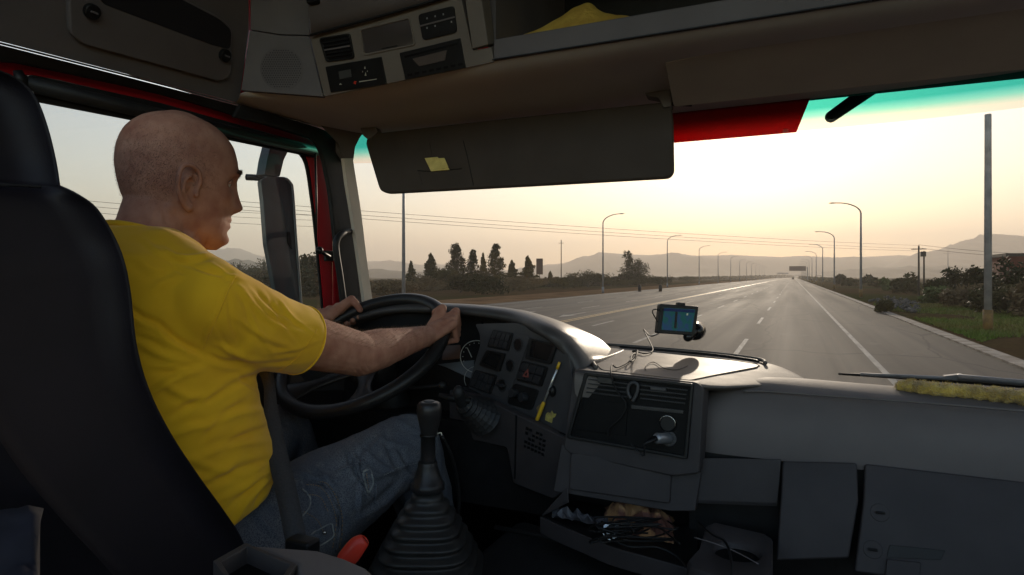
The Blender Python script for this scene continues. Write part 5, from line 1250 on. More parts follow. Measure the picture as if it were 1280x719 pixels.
for k in range(tiers * 4 + 1):
    t = k / (tiers * 4); y = y0_ + (y1_ - y0_) * t
    base_r = 15 + 62 * t ** .95; ph = (k % 4) / 4
    rr_ = base_r * (1 + (.10 if ph in (.25,) else (.06 if ph == .5 else (-.10 if ph == 0 else -.04)))); 
    c_ = gp_(534 - 1 * t, y); r_ = rr_ * GD / F; row = []
    for q_ in range(48):
        a = 2 * math.pi * q_ / 48 + math.radians(20)
        sq = lerp(2.2, 3.6, min(1, t * 2.5)); rad_ = r_ / (abs(math.cos(a)) ** sq + abs(math.sin(a)) ** sq) ** (1 / sq) * lerp(1.0, .90, t)
        b_ = a + math.radians(24)
        row.append(c_ + Vector((math.cos(b_) * rad_, math.sin(b_) * rad_, 0)))
    boot.append(row)
MB().grid(boot, close=True).build('boot', mat('boot_rubber', (.02, .0195, .019), .38, (.028, .027, .025), 22, bump=.2, bscale=300, bdist=.001), gl_, smooth=True, subsurf=1)
MB().tube(crom([gp_(552, 545, 1.2), gp_(566, 575, 1.22), gp_(574, 620, 1.24), gp_(570, 660, 1.24)], 5), .004, 6).build('air_hose', M['black'], gl_, smooth=True)
MB().tube(crom([gp_(545, 543), gp_(551, 541), gp_(552, 544)], 4), .0012, 6).build('cable_tie', lt, gl_)

# driver's seat
seat = thing('driver_seat', 'black high backed leather driver seat with brown piping', 'seat', C(-1.03, .45, -1.1))
edge = [(-60, 60, -.88), (-20, 88, -.87), (20, 108, -.865), (42, 130, -.86), (56, 165, -.855), (66, 205, -.85), (71, 236, -.84), (92, 246, -.82), (116, 264, -.81), (138, 300, -.805), (150, 332, -.80), (157, 370, -.80), (163, 425, -.80), (178, 480, -.80), (205, 535, -.80), (240, 588, -.80), (272, 632, -.80), (294, 668, -.80), (306, 715, -.80), (310, 800, -.80)]
E3 = [atX(a, b_, X) for a, b_, X in edge]
# head rest and backrest as sections along the front edge
def seatloft(pts, name, m, hw_in, thick):
    rows = []
    for i, p in enumerate(pts):
        X0 = p.x; cx = -1.03; hw = cx - X0; n_ = 36; row = []
        t = (pts[min(i + 1, len(pts) - 1)] - pts[max(i - 1, 0)]); t.x = 0; t.normalize()
        bk = Vector((0, -1, 0))
        th = thick[i] if isinstance(thick, list) else thick
        for k in range(n_):
            q4 = k // 9; g_ = (k % 9) / 8 * math.pi / 2 + q4 * math.pi / 2; rc_ = min(.035, th * .4)
            ccx = (hw - rc_) * (1 if q4 in (0, 3) else -1); ccy = -rc_ if q4 in (0, 1) else -(th - rc_)
            row.append(Vector((cx - ccx - rc_ * math.cos(g_), p.y + ccy + rc_ * math.sin(g_) - .016, p.z)))
        rows.append(row)
    mb = MB(); mb.grid(rows, close=True); mb.f.append(tuple(range(36))); L_ = (len(rows) - 1) * 36; mb.f.append(tuple(range(L_ + 35, L_ - 1, -1)))
    return mb.build(name, m, seat, smooth=True)
hr = crom(E3[1:7], 4); seatloft(hr, 'headrest', M['leather'], 0, [.05 + .07 * min(1, i / 5) for i in range(len(hr))])
bk = crom(E3[6:], 4); bko = seatloft(bk, 'backrest', M['leather'], 0, [.10 + .08 * min(1, i / 10) for i in range(len(bk))])
MB().tube([p + Vector((.002, .001, 0)) for p in crom([atX(a, b_, X + .004) for a, b_, X in edge[8:13]], 5)], .0045, 8).build('piping', M['piping'], bko, smooth=True)
MB().tube([p + Vector((.004, -.02, 0)) for p in crom([atX(a, b_, X + .004) for a, b_, X in edge[8:18]], 5)], .0016, 6).build('stitching', M['leather2'], bko, smooth=True)
MB().tube(crom([C(-.80, .44 - .02 * 0, .105), C(-.81, .36, .10), C(-.86, .31, .10)], 4), .002, 6).build('headrest_seam', M['leather2'], bko)
MB().box(C(-1.03, .75, -.66), (.50, .58, .16)).build('cushion', M['leather2'], seat, bevel=.05, segs=4)
MB().box(C(-1.03, .70, -.90), (.42, .45, .34)).build('seat_base', M['black'], seat, bevel=.02)

# armrest console bottom left
acz = -.315
arm = thing('armrest_box', 'dark grey open storage box beside the driver seat at the bottom edge', 'box', atZ(370, 705, acz))
fr_o = [atZ(*q, acz) for q in [(266, 701), (307, 678), (371, 705), (352, 734), (300, 745)]]
fr_i = [atZ(*q, acz) for q in [(276, 702), (309, 683), (362, 706), (348, 728), (300, 738)]]
n_ = 5; vs = fr_o + fr_i + [p - Vector((0, 0, .06)) for p in fr_i] + [p - Vector((0, 0, .09)) for p in fr_o]; fs = []
for i in range(5):
    j = (i + 1) % 5; fs += [(i, j, 5 + j, 5 + i), (5 + i, 5 + j, 10 + j, 10 + i), (i, 15 + i, 15 + j, j)]
fs += [(10, 11, 12, 13, 14)]
fixn(MB().add(vs, fs).build('open_bin', M['dashlow'], arm, bevel=.003)); MB().prism([p - Vector((0, 0, .02)) for p in fr_i], (0, 0, -.002)).build('bin_shade_sheet', M['matte'], arm)  # black sheet across the bin, shade inside it put into colour
MB().prism([atZ(*q, acz - .002) for q in [(309, 680), (397, 686.5), (432, 697), (459, 709), (474, 724), (378, 745), (371, 706)]], (0, 0, -.12)).build('lid', M['dash'], arm, bevel=.006)
hd = thing('brake_handle', 'red plastic handle sticking up beside the gear boot', 'handle', gp_(436, 699, .86))
hp = [gp_(428, 702, .86), gp_(438, 693, .86), gp_(448, 681, .86), gp_(457, 674, .86)]
mb = MB(); rows = []
for i, p in enumerate(crom(hp, 4)):
    f_ = i / 12; r_ = (.007 + .006 * math.sin(math.pi * min(1, .15 + f_ * .85))) if f_ < .98 else .006
    t = (hp[-1] - hp[0]).normalized(); u = t.cross(Vector((0, 1, 0))).normalized(); v = t.cross(u)
    rows.append([p + u * math.cos(a) * r_ * 1.1 + v * math.sin(a) * r_ * .7 for a in [2 * math.pi * k / 16 for k in range(16)]])
mb.grid(rows, close=True); mb.f.append(tuple(range(16))); mb.f.append(tuple(range(12 * 16 + 15, 12 * 16 - 1, -1))); mb.build('grip', M['redhandle'], hd, smooth=True)
MB().tube([gp_(418, 712, .86), gp_(430, 700, .86)], .006, 8).build('stem', M['black'], hd)

# ---------------------------------------------------------------- the driver
per = thing('person', 'bald man in a yellow t-shirt and blue jeans driving, both hands on the wheel', 'person', C(-1.02, .74, -.55))
def fuse(mb, voxel, smooth_it=4, fac=0.5):
    me = bpy.data.meshes.new('t'); me.from_pydata([tuple(p) for p in mb.v], [], mb.f); me.update()
    bm_ = bmesh.new(); bm_.from_mesh(me); bmesh.ops.recalc_face_normals(bm_, faces=bm_.faces); bm_.to_mesh(me); bm_.free()
    o = bpy.data.objects.new('t', me); COL.objects.link(o)
    r_ = o.modifiers.new('r', 'REMESH'); r_.mode = 'VOXEL'; r_.voxel_size = voxel; r_.adaptivity = 0
    if smooth_it:
        s_ = o.modifiers.new('s', 'SMOOTH'); s_.iterations = smooth_it; s_.factor = fac
    dg = bpy.context.evaluated_depsgraph_get(); dg.update()
    ev = o.evaluated_get(dg); m2 = bpy.data.meshes.new_from_object(ev)
    v = np.empty(len(m2.vertices) * 3); m2.vertices.foreach_get('co', v); v = v.reshape(-1, 3)
    nn = np.empty(len(m2.vertices) * 3); m2.vertices.foreach_get('normal', nn); nn = nn.reshape(-1, 3)
    f = [tuple(p.vertices) for p in m2.polygons]
    bpy.data.objects.remove(o); bpy.data.meshes.remove(m2)
    return v, nn, f
def finish(v, f, name, m, parent, smooth=True):
    L = wloc(parent); me = bpy.data.meshes.new(name); me.from_pydata((v - np.array(L)).tolist(), [], f); me.update()
    me.polygons.foreach_set('use_smooth', [smooth] * len(me.polygons)); me.materials.append(m)
    o = bpy.data.objects.new(name, me); COL.objects.link(o); o.parent = parent; return o
def nproj(v):
    x, y, z = v[:, 0], v[:, 1], v[:, 2] - H
    r = x * cth + y * sth; d = -x * sth + y * cth
    return np.stack([640 + F * r / d, 346 - F * z / d], 1)
def folds(v, nn, segs):
    """press or raise creases along lines traced on the cloth: (x0,y0,x1,y1,width px,height mm)"""
    q = nproj(v); cam_ = np.array([0, 0, H]); fac = ((cam_ - v) * nn).sum(1) / np.linalg.norm(cam_ - v, axis=1); w = np.clip(fac * 2.5 + .2, 0, 1)
    tot = np.zeros(len(v))
    for (x0, y0, x1, y1, s_, h_) in segs:
        s_ = s_ * .72; h_ = h_ * .85
        d = np.array([x1 - x0, y1 - y0]); L = np.linalg.norm(d); d = d / L
        rel = q - np.array([x0, y0]); t = rel @ d; per_ = rel @ np.array([-d[1], d[0]]) - 0.06 * L * np.sin(np.pi * np.clip(t / L, 0, 1))
        wt = 1 / (1 + np.exp(-(t) / (0.08 * L + 1))) * 1 / (1 + np.exp((t - L) / (0.08 * L + 1)))
        g_ = np.exp(-(per_ / s_) ** 2) - 0.55 * np.exp(-((per_ - 1.9 * s_) / s_) ** 2)
        tot += g_ * wt * h_ * .001 * GAIN
    return v + nn * (tot * w)[:, None]
GAIN = 1.0
def vnoise(v, sc, seed=0.0, st=(1, 1, 1)):
    return np.array([noise.noise(Vector((p[0] * sc * st[0] + seed, p[1] * sc * st[1], p[2] * sc * st[2]))) for p in v])

# skin material
def skinmat():
    m = mat('skin', (0.42, 0.215, 0.145), 0.72, (0.30, 0.13, 0.088), 34, 8, bump=.5, bscale=520, bdist=.0006, sss=.02, lo=.35, hi=.7, spec=.22)
    return m
M['skin'] = skinmat()
S = MB()
# head
HC = C(-1.02, .792, .178)
Rh = Matrix.Rotation(math.radians(-19), 3, 'Z') @ Matrix.Rotation(math.radians(-5), 3, 'X')
tabz = np.array([-.122, -.114, -.100, -.083, -.065, -.045, -.02, .01, .04, .07, .092, .107, .116, .1195])
tyf = np.array([.066, .080, .0865, .087, .0875, .0875, .089, .0935, .093, .084, .067, .047, .026, .004])
tyf = tyf * 1.06
tyb = np.array([.030, -.005, -.035, -.055, -.070, -.084, -.096, -.104, -.105, -.098, -.083, -.062, -.040, -.018])
thw = np.array([.016, .032, .048, .058, .0635, .068, .072, .0755, .0765, .072, .062, .048, .030, .009])
def sm_interp(z):
    zs = np.linspace(z - .008, z + .008, 5); return [float(np.mean(np.interp(zs, tabz, t_))) for t_ in (tyf, tyb, thw)]
def hg(x, y, z, cx, cz_, sx, sz): return math.exp(-((x - cx) / sx) ** 2 - ((z - cz_) / sz) ** 2)
rows = []
for z in np.linspace(-.122, .1195, 70):
    yf, yb, hw = sm_interp(z); row = []
    for k in range(96):
        a = 2 * math.pi * k / 96; ca, sa = math.cos(a), math.sin(a); ctr_y = (yf + yb) / 2 - .008
        x = hw * (1 if ca > 0 else -1) * abs(ca) ** .92
        y = ctr_y + ((yf - ctr_y) if sa > 0 else (ctr_y - yb)) * (1 if sa > 0 else -1) * abs(sa) ** (.95 if sa > 0 else 1.0)
        if sa > 0: x *= 1 - .12 * sa * (1 if z < .02 else max(0, 1 - (z - .02) / .05))
        if sa > 0.0:
            f_ = min(1, sa * 1.6)
            d = 0
            for s_ in (-1, 1):
                d += .0055 * hg(x, y, z, s_ * .028, .024, .020, .009)
                d -= .0125 * hg(x, y, z, s_ * .031, .003, .016, .012)
                d += .004 * hg(x, y, z, s_ * .047, -.022, .018, .014)
                d += .007 * hg(x, y, z, s_ * .0125, -.038, .008, .009)
                d -= .003 * hg(x, y, z, s_ * .034, -.055, .012, .018)
            nose_ = np.interp(z, [-.055, -.048, -.042, -.035, -.02, .0, .014, .025], [0, .010, .021, .0255, .0175, .008, .003, 0])
            d += float(nose_) * math.exp(-(x / .0125) ** 2)
            d += .0055 * hg(x, y, z, 0, -.0625, .024, .0055) + .0055 * hg(x, y, z, 0, -.0755, .021, .006) - .003 * hg(x, y, z, 0, -.069, .026, .0028)
            d -= .005 * hg(x, y, z, 0, -.087, .022, .007) + 0; d += .007 * hg(x, y, z, 0, -.104, .020, .012)
            y += d * f_
        else:
            y -= .003 * math.exp(-((z + .045) / .02) ** 2) * abs(sa)
        row.append(HC + Rh @ Vector((x, y, z)))
    rows.append(row)
hb_ = MB().grid(rows, close=True); n0 = len(hb_.f); hb_.f.append(tuple(range(96))); hb_.f.append(tuple(range(69 * 96 + 95, 69 * 96 - 1, -1)))
S.add(hb_.v, hb_.f)
def hp_(x, y, z): return HC + Rh @ Vector((x, y, z))
# ears
ES = 1.22
for s_ in (1, -1):
    def ep(y, z, o_): return hp_(s_ * (.0710 + o_ * 1.15), y * ES - .004, z * ES - .026)
    hel = [ep(.006, -.004, .000), ep(.010, .012, .006), ep(.004, .025, .012), ep(-.008, .031, .016), ep(-.019, .026, .019), ep(-.024, .012, .021), ep(-.022, -.004, .018), ep(-.015, -.018, .012), ep(-.007, -.027, .007), ep(-.001, -.030, .004)]
    hel = crom(hel, 4); S.tube(hel, [.0042] * 10 + [.0046] * 16 + [.0052] * (len(hel) - 26), 8)
    S.ball(ep(-.003, -.026, .005), (.0055, .010, .010), 10, 8, Rh)
    S.tube(crom([ep(-.003, .017, .009), ep(-.011, .012, .014), ep(-.014, .0, .013), ep(-.010, -.012, .009), ep(-.003, -.018, .006)], 4), .0034, 8)
    S.ball(ep(.007, -.006, .004), (.004, .005, .008), 8, 6, Rh)
    0 and S.grid([[ep(.0, .024, .004), ep(-.010, .027, .012), ep(-.018, .022, .0165)], [ep(-.004, .008, .004), ep(-.012, .010, .009), ep(-.022, .008, .0185)], [ep(-.006, -.010, .002), ep(-.011, -.008, .006), ep(-.018, -.008, .014)], [ep(-.004, -.022, .002), ep(-.006, -.022, .004), ep(-.009, -.022, .008)]])
    for (yy, zz, oo, r_) in ((-.004, .018, .004, .006), (-.012, .016, .008, .0055), (-.016, .006, .010, .0055), (-.008, .004, .004, .006), (-.013, -.006, .006, .0055), (-.009, -.016, .003, .0055)):
        S.ball(ep(yy, zz, oo - .002), (r_ * .8, r_ * 1.3, r_ * 1.5), 8, 6, Rh)
# neck and trunk
S.capsule(hp_(0, -.028, -.040), .055, C(-1.025, .722, .02), .058, 28)
S.capsule(hp_(0, .005, -.078), .046, C(-1.02, .755, .00), .052, 24)
for s_ in (1, -1): S.capsule(hp_(s_ * .050, -.030, -.062), .014, C(-1.03 + s_ * .028, .795, .005), .013, 12); S.capsule(C(-1.03 + s_ * .04, .70, .035), .032, C(-1.03 + s_ * .13, .71, .0), .035, 16)
def ell(mb, c_, r_): mb.ball(c_, r_, 28, 18)
ell(S, C(-1.02, .71, -.15), (.15, .11, .20)); ell(S, C(-1.02, .74, -.38), (.15, .12, .18))
# right arm
RS = C(-.855, .715, -.066); RE = C(-.832, 1.068, -.163); RW = C(-.850, 1.372, -.150)
def arm(sh, el, wr, side):
    S.capsule(sh + Vector((0, .02, .01)), .042, lerp(sh, el, .55), .050, 24); S.capsule(lerp(sh, el, .5), .053, lerp(sh, el, .98), .0465, 24)
    S.capsule(el, .0465, lerp(el, wr, .28), .0445, 24); S.capsule(lerp(el, wr, .25), .0445, lerp(el, wr, .62), .0345, 24)
    S.capsule(lerp(el, wr, .6), .035, lerp(el, wr, .97), .0262, 20)
arm(RS, RE, RW, 1)
LS = C(-1.195, .70, -.045); LE = C(-1.29, 1.11, -.20); LW = C(-1.264, 1.405, -.130)
arm(LS, LE, LW, -1)
def hand(ang, side, wr, twist=0.0):
    a = math.radians(ang); O = e1 * math.cos(a) + e2 * math.sin(a); T = (-e1 * math.sin(a) + e2 * math.cos(a)) * side; N = e3; G = WC + O * WR
    def at(t, psi, rad): p_ = math.radians(psi); return G + T * t + N * math.cos(p_) * rad + O * math.sin(p_) * rad
    mc = []
    for i, (t, ln) in enumerate([(.031, 1.0), (.0105, 1.05), (-.0105, 1.0), (-.030, .88)]):
        m0 = at(t * 1.02, 68 - 3 * i, .0405 - .001 * abs(i - 1)); p1 = at(t, 128 + 4 * i, .0375); p2 = at(t * .96, 190 + 3 * i, .0300); p3 = at(t * .93, 240, .0265)
        rr_ = [.0112, .0100, .0088, .0074] if i < 3 else [.0100, .0088, .0078, .0066]
        S.capsule(m0, rr_[0], p1, rr_[1], 14); S.capsule(p1, rr_[1], p2, rr_[2], 14); S.capsule(p2, rr_[2], p3, rr_[3], 14)
        S.ball(m0 + N * .002 + O * .001, rr_[0] * 1.08, 12, 8); S.ball(p1, rr_[1] * 1.06, 12, 8)
        base_ = wr + (T * t * .55) + (m0 - wr) * .10
        S.capsule(base_, .0150, m0, .0118, 14); mc.append(m0)
        S.capsule(base_ - (N * .3 + O * .7) * .010, .013, m0 - O * .012 - N * .006, .012, 12)
    S.capsule(mc[0] - O * .004, .0125, mc[3] - O * .004, .0115, 14); S.ball(lerp(wr, lerp(mc[1], mc[2], .5), .62) , .019, 16, 10)
    S.capsule(wr - (mc[1] - wr).normalized() * .01, .0265, lerp(wr, mc[1], .35), .022, 18)
    c0 = wr + T * .022 + (G - wr) * .25 - O * .004; c1 = at(.034, 8, .037); c2 = at(.040, -28, .0315) if side < 0 else at(.042, -34, .031); c3 = at(.043, -72, .0285) if side < 0 else at(.050, -72, .028)
    S.capsule(c0, .0175, c1, .0128, 14); S.capsule(c1, .0125, c2, .0108, 14); S.capsule(c2, .0108, c3, .0090, 14); S.ball(c2, .0114, 12, 8)
    return c2, c3, N, O, T
hand(29, 1, RW); tl = hand(141, -1, LW)
v, nn, f = fuse(S, .0028, 3, .5)
# skin relief: tendons, elbow creases
v = folds(v, nn, [(444, 462, 452, 470, 1.2, -1.6), (450, 458, 458, 468, 1.2, -1.6), (457, 455, 463, 464, 1.2, -1.2), (250, 290, 240, 312, 3, -2), (262, 296, 256, 316, 2.5, -1.6), (205, 262, 214, 292, 4, -1.2),
                  (545, 398, 556, 391, 1.6, 1.2), (548, 404, 562, 397, 1.6, 1.2), (548, 412, 566, 406, 1.6, 1.1)])
v = v + nn * (0.0004 * vnoise(v, 90))[:, None]
body = finish(v, f, 'body', M['skin'], per)
# eyes and brows
ey_m = mat('eye_white', (.7, .66, .62), .25)
for s_ in (1, -1):
    MB().ball(hp_(s_ * .030, .0675, .003), .0115, 16, 12).build('eye', ey_m, per, smooth=True)
    MB().ball(hp_(s_ * .030, .0763, .002), .0042, 12, 8).build('iris', mat('iris_brown', (.05, .03, .02), .2), per, smooth=True)
    lid = crom([hp_(s_ * .017, .0765, .003), hp_(s_ * .025, .0815, .009), hp_(s_ * .035, .0795, .009), hp_(s_ * .044, .072, .002)], 4)
    MB().tube(lid, .0022, 6).build('eyelid', M['skin'], per, smooth=True)
    br_ = MB(); rr = random.Random(9)
    for i in range(260):
        t = rr.random(); x = .014 + .036 * t; z = .0215 + .006 * math.sin(t * 2.6) + rr.uniform(-.003, .003); y = .0955 - 9.5 * max(0, x - .016) ** 2 * 1.2
        p_ = hp_(s_ * x, y + rr.uniform(-.002, .002), z); d_ = Rh @ Vector((s_ * .6, .35, .35 * rr.uniform(-.5, 1))).normalized() * .007; w_ = Vector((0, 0, .0004))
        br_.add([p_ - w_, p_ + w_, p_ + d_], [(0, 1, 2)])
    br_.build('eyebrow', mat('brow_hair', (.035, .022, .014), .6), per)
# forearm hair
ah = MB(); rr = random.Random(4); q = nproj(v)
sel = np.where((q[:, 0] > 385) & (q[:, 0] < 535) & (v[:, 0] > -1.0) & (v[:, 1] > .9) & (nn[:, 2] > .15))[0]
hm_ = mat('arm_hair', (.20, .12, .06), .6)
for i in rr.sample(list(sel), min(1700, len(sel))):
    p_ = Vector(v[i]); n_ = Vector(nn[i]); d_ = (n_ * .8 + Vector((rr.gauss(0, .35), .7, rr.gauss(0, .35)))).normalized() * rr.uniform(.005, .012); w_ = d_.cross(n_).normalized() * .00015 if d_.cross(n_).length > 1e-6 else Vector((.0002, 0, 0))
    ah.add([p_ - w_, p_ + w_, p_ + d_], [(0, 1, 2)])
ah.build('arm_hair', hm_, per)
# close shaved stubble over the back and sides of the scalp
stb = MB(); rr = random.Random(21); Ri = np.array(Rh.transposed()); loc_ = (v - np.array(HC)) @ Ri.T
nl = nn @ Ri.T
cand = np.where((loc_[:, 2] > -.075) & (loc_[:, 1] < .045) & (loc_[:, 2] < .11) & (np.abs(v[:, 0] + 1.02) < .2) & (np.linalg.norm(loc_, axis=1) < .135))[0]
for _ in range(46000):
    i = rr.choice(cand); L_ = loc_[i]
    dens = min(1, max(.10, (.085 - L_[2]) / .06)) * min(1, max(0, (.055 - L_[1]) / .05))
    if L_[2] < -.02 and L_[1] > -.03: continue
    if L_[2] < -.025 and rr.random() < (-.025 - L_[2]) / .045: continue
    if abs(L_[0]) > .074 and -.035 < L_[1] < .015 and L_[2] < .015: continue
    if rr.random() > dens: continue
    p_ = Vector(v[i]) + Vector((rr.gauss(0, .0011), rr.gauss(0, .0011), rr.gauss(0, .0011))); n_ = Vector(nn[i]); d_ = (n_ * .55 + Vector((0, -.1, -.8)) + Vector((rr.gauss(0, .2), rr.gauss(0, .2), 0))).normalized() * .0024; w_ = d_.cross(n_)
    if w_.length < 1e-7: continue
    w_ = w_.normalized() * .00019; stb.add([p_ - w_, p_ + w_, p_ + d_], [(0, 1, 2)])
stb.build('hair_stubble', mat('stubble', (.035, .022, .018), .8), per)
# t-shirt
T_ = MB()
sec = [(.085, .655, .765, .055), (.060, .620, .795, .095), (.035, .588, .800, .140), (.0, .575, .825, .172), (-.06, .565, .848, .188), (-.14, .563, .862, .190), (-.22, .572, .880, .188), (-.30, .588, .905, .190), (-.35, .600, .918, .194), (-.39, .610, .912, .197), (-.42, .618, .900, .199), (-.440, .625, .890, .200)]
rows = []
for (z, yb, yf, hw) in sec:
    row = []
    for k in range(64):
        a = 2 * math.pi * k / 64; ca, sa = math.cos(a), math.sin(a); e_ = 2 / 2.5
        lift_ = .075 * max(0, min(1, (-.28 - z) / .16)) * (.5 + .5 * sa)
        row.append(C(-1.02 + hw * (1 if ca > 0 else -1) * abs(ca) ** e_, (yb + yf) / 2 + (yf - yb) / 2 * (1 if sa > 0 else -1) * abs(sa) ** e_, z + lift_))
    rows.append(row)
tb_ = MB().grid(rows, close=True); tb_.f.append(tuple(range(64))); tb_.f.append(tuple(range(11 * 64 + 63, 11 * 64 - 1, -1))); T_.add(tb_.v, tb_.f)
SE = lerp(RS, RE, .54); SEL = lerp(LS, LE, .60)
for (sh, se, sd) in ((RS, SE, 1), (LS, SEL, -1)):
    T_.capsule(C(-1.02 + sd * .09, .668, -.11), .080, C(-1.02 + sd * .135, .70, -.09), .062, 24); T_.capsule(sh + Vector((0, .002, .020)), .071, lerp(sh, se, .55) + Vector((0, 0, .006)), .068, 28)
    T_.tube([lerp(sh, se, .2), lerp(sh, se, .6), se, se + (se - sh).normalized() * .004], [.070, .068, .066, .067], 32)
    T_.capsule(C(-1.02 + sd * .07, .70, .030), .052, sh + Vector((0, 0, .034)), .062, 24)
    T_.capsule(C(-1.02 + sd * .10, .72, -.08), .07, sh + Vector((-sd * .01, .02, -.03)), .06, 24)
v, nn, f = fuse(T_, .0045, 32, .6)
FS = [(154, 378, 200, 406, 5, -5), (200, 406, 250, 440, 5, -6), (292, 344, 274, 385, 2.2, 2.5), (274, 385, 252, 436, 2.2, 2.5), (205, 312, 236, 326, 4, 4), (240, 332, 286, 342, 4, -4), (224, 322, 262, 318, 4, 4), (262, 330, 300, 348, 4, 3.5),
      (320, 362, 366, 400, 4, -3), (300, 358, 345, 404, 5, 3), (330, 392, 384, 410, 4, -3), (300, 400, 360, 432, 5, 3), (262, 445, 300, 455, 5, -5), (275, 432, 330, 452, 5, 4),
      (330, 468, 262, 500, 6, -5), (262, 500, 215, 520, 6, -4), (248, 463, 186, 494, 6, 5), (175, 430, 230, 450, 6, 3), (334, 512, 262, 532, 6, 4), (262, 532, 217, 545, 6, 4), (336, 534, 282, 560, 5, -4), (330, 552, 250, 572, 6, 4), (338, 575, 268, 606, 6, -5), (336, 590, 300, 618, 4, 5),
      (341, 603, 318, 634, 4, -5), (335, 600, 295, 650, 4, 5), (320, 610, 282, 640, 5, -4), (240, 575, 300, 590, 7, 3), (205, 480, 255, 500, 7, 3), (230, 345, 190, 362, 7, 2.5), (170, 320, 200, 340, 8, 2.5), (300, 470, 330, 490, 4, -3)]
FS += [(350, 376, 392, 416, 2.5, 2.2), (338, 372, 372, 424, 3, -2), (310, 378, 340, 440, 3.5, 2.2), (286, 372, 300, 430, 4, -2.2), (345, 440, 392, 428, 3, 2), (318, 452, 366, 450, 3.5, -2.5), (270, 400, 290, 440, 3, -2.5), (215, 330, 232, 344, 3, -3), (180, 300, 214, 322, 4, 2.5),
       (210, 440, 168, 420, 5, -3), (230, 470, 190, 465, 5, -2.5), (290, 480, 240, 515, 4, 3), (310, 500, 255, 548, 5, -3), (250, 600, 300, 570, 6, 3), (275, 625, 330, 580, 5, 3)]
GAIN = 1.35
v = folds(v, nn, FS)
GAIN = 1.9
v = v + nn * (0.0018 * vnoise(v, 14, 3.0, (1, 1, 2.2)) + 0.0009 * vnoise(v, 45, 8.0))[:, None]
M['tee'] = mat('yellow_cotton', (0.78, 0.455, 0.012), 0.85, (0.70, 0.38, 0.010), 9, bump=.35, bscale=1400, bdist=.0005, sheen=.15)
tee = finish(v, f, 't_shirt', M['tee'], per)
# collar, sleeve hem
def ring3(c_, ax, rx, ry, upv, n=48, r_=.004, drop=None):
    ax = ax.normalized(); u = (Vector(upv) - ax * ax.dot(Vector(upv))).normalized(); w = ax.cross(u)
    return [c_ + u * math.cos(a) * rx + w * math.sin(a) * ry for a in np.linspace(0, 2 * math.pi, n)]
sax = (SE - RS).normalized()
MB().tube(ring3(SE - sax * .002, sax, .0640, .0640, (0, 0, 1)), .0022, 6).build('sleeve_hem', M['tee'], tee, smooth=True)
from mathutils.bvhtree import BVHTree
bvt = BVHTree.FromPolygons([Vector(p) for p in v], f)
def tline(pts, r_, off, name):
    P_ = []
    for p in crom([Vector((a, b_, 0)) for a, b_ in pts], 8):
        h_ = bvt.ray_cast(CAM, ray(p.x, p.y).normalized())
        if h_[0] is not None: P_.append(h_[0] + h_[1] * off)
    if len(P_) > 2: MB().tube(P_, r_, 5).build(name, M['tee'], tee, smooth=True)
tline([(396, 412), (384, 432), (366, 452), (344, 466)], .0007, .0004, 'hem_stitch')
tline([(294, 346), (284, 366), (272, 395), (262, 418), (254, 436)], .0010, .0002, 'shoulder_seam')
nk = (hp_(0, -.02, -.03) - C(-1.03, .70, .02)).normalized()
cax = Vector((0, .35, 1)).normalized()
co = ring3(C(-1.025, .730, .064), cax, .070, .070, (0, 1, 0))
MB().tube(co, .0065, 8).build('collar', M['tee'], tee, smooth=True)

# jeans
J = MB()
ell(J, C(-1.02, .745, -.52), (.200, .165, .125)); ell(J, C(-1.02, .735, -.44), (.188, .135, .12))
def leg(hip, mid, knee, ank, r0, r1, r2, r3):
    J.capsule(hip, r0, mid, r1, 28); J.capsule(mid, r1, knee, r2, 28); J.capsule(knee, r2, lerp(knee, ank, .3), r2 * .93, 24); J.capsule(lerp(knee, ank, .3), r2 * .93, ank, r3, 24)
leg(C(-.92, .79, -.505), C(-.862, .955, -.455), C(-.800, 1.205, -.385), C(-.80, 1.45, -.95), .112, .102, .074, .060)
leg(C(-1.12, .79, -.505), C(-1.17, .97, -.46), C(-1.215, 1.24, -.405), C(-1.2, 1.50, -.95), .110, .098, .074, .060)
v, nn, f = fuse(J, .0055, 6, .6)
JF = [(432, 560, 470, 625, 4, -5), (445, 555, 490, 590, 4, 4), (450, 572, 462, 610, 3, -5), (470, 545, 520, 560, 4, 3), (480, 530, 500, 590, 5, -3), (395, 585, 420, 610, 4, 5), (405, 600, 425, 650, 4, 6), (380, 600, 400, 640, 3, -5), (425, 620, 430, 670, 4, -5), (375, 590, 420, 600, 3, 4), (440, 600, 520, 575, 5, 3),
      (455, 590, 450, 640, 3, 4), (500, 560, 525, 600, 4, -4), (360, 640, 400, 665, 5, -4), (320, 640, 345, 668, 5, 4), (415, 590, 470, 545, 4, -3), (450, 640, 500, 600, 5, -4), (488, 520, 524, 540, 4, 2.5)]
v = folds(v, nn, JF)
v = v + nn * (0.004 * vnoise(v, 16, 1.0) + 0.0015 * vnoise(v, 50, 5.0))[:, None]
dn = bpy.data.materials.new('blue_denim'); dn.use_nodes = True
n = dn.node_tree.nodes; l = dn.node_tree.links; b = n['Principled BSDF']; b.inputs['Roughness'].default_value = .9; b.inputs['Specular IOR Level'].default_value = .2
tc = n.new('ShaderNodeTexCoord')
c1 = mixc_ = None
def nz2(scale, det=6):
    q = n.new('ShaderNodeTexNoise'); q.inputs['Scale'].default_value = scale; q.inputs['Detail'].default_value = det; l.new(tc.outputs['Object'], q.inputs[0]); return q.outputs[0]
def rp2(src, lo, hi):
    q = n.new('ShaderNodeMapRange'); q.inputs[1].default_value = lo; q.inputs[2].default_value = hi; l.new(src, q.inputs[0]); return q.outputs[0]
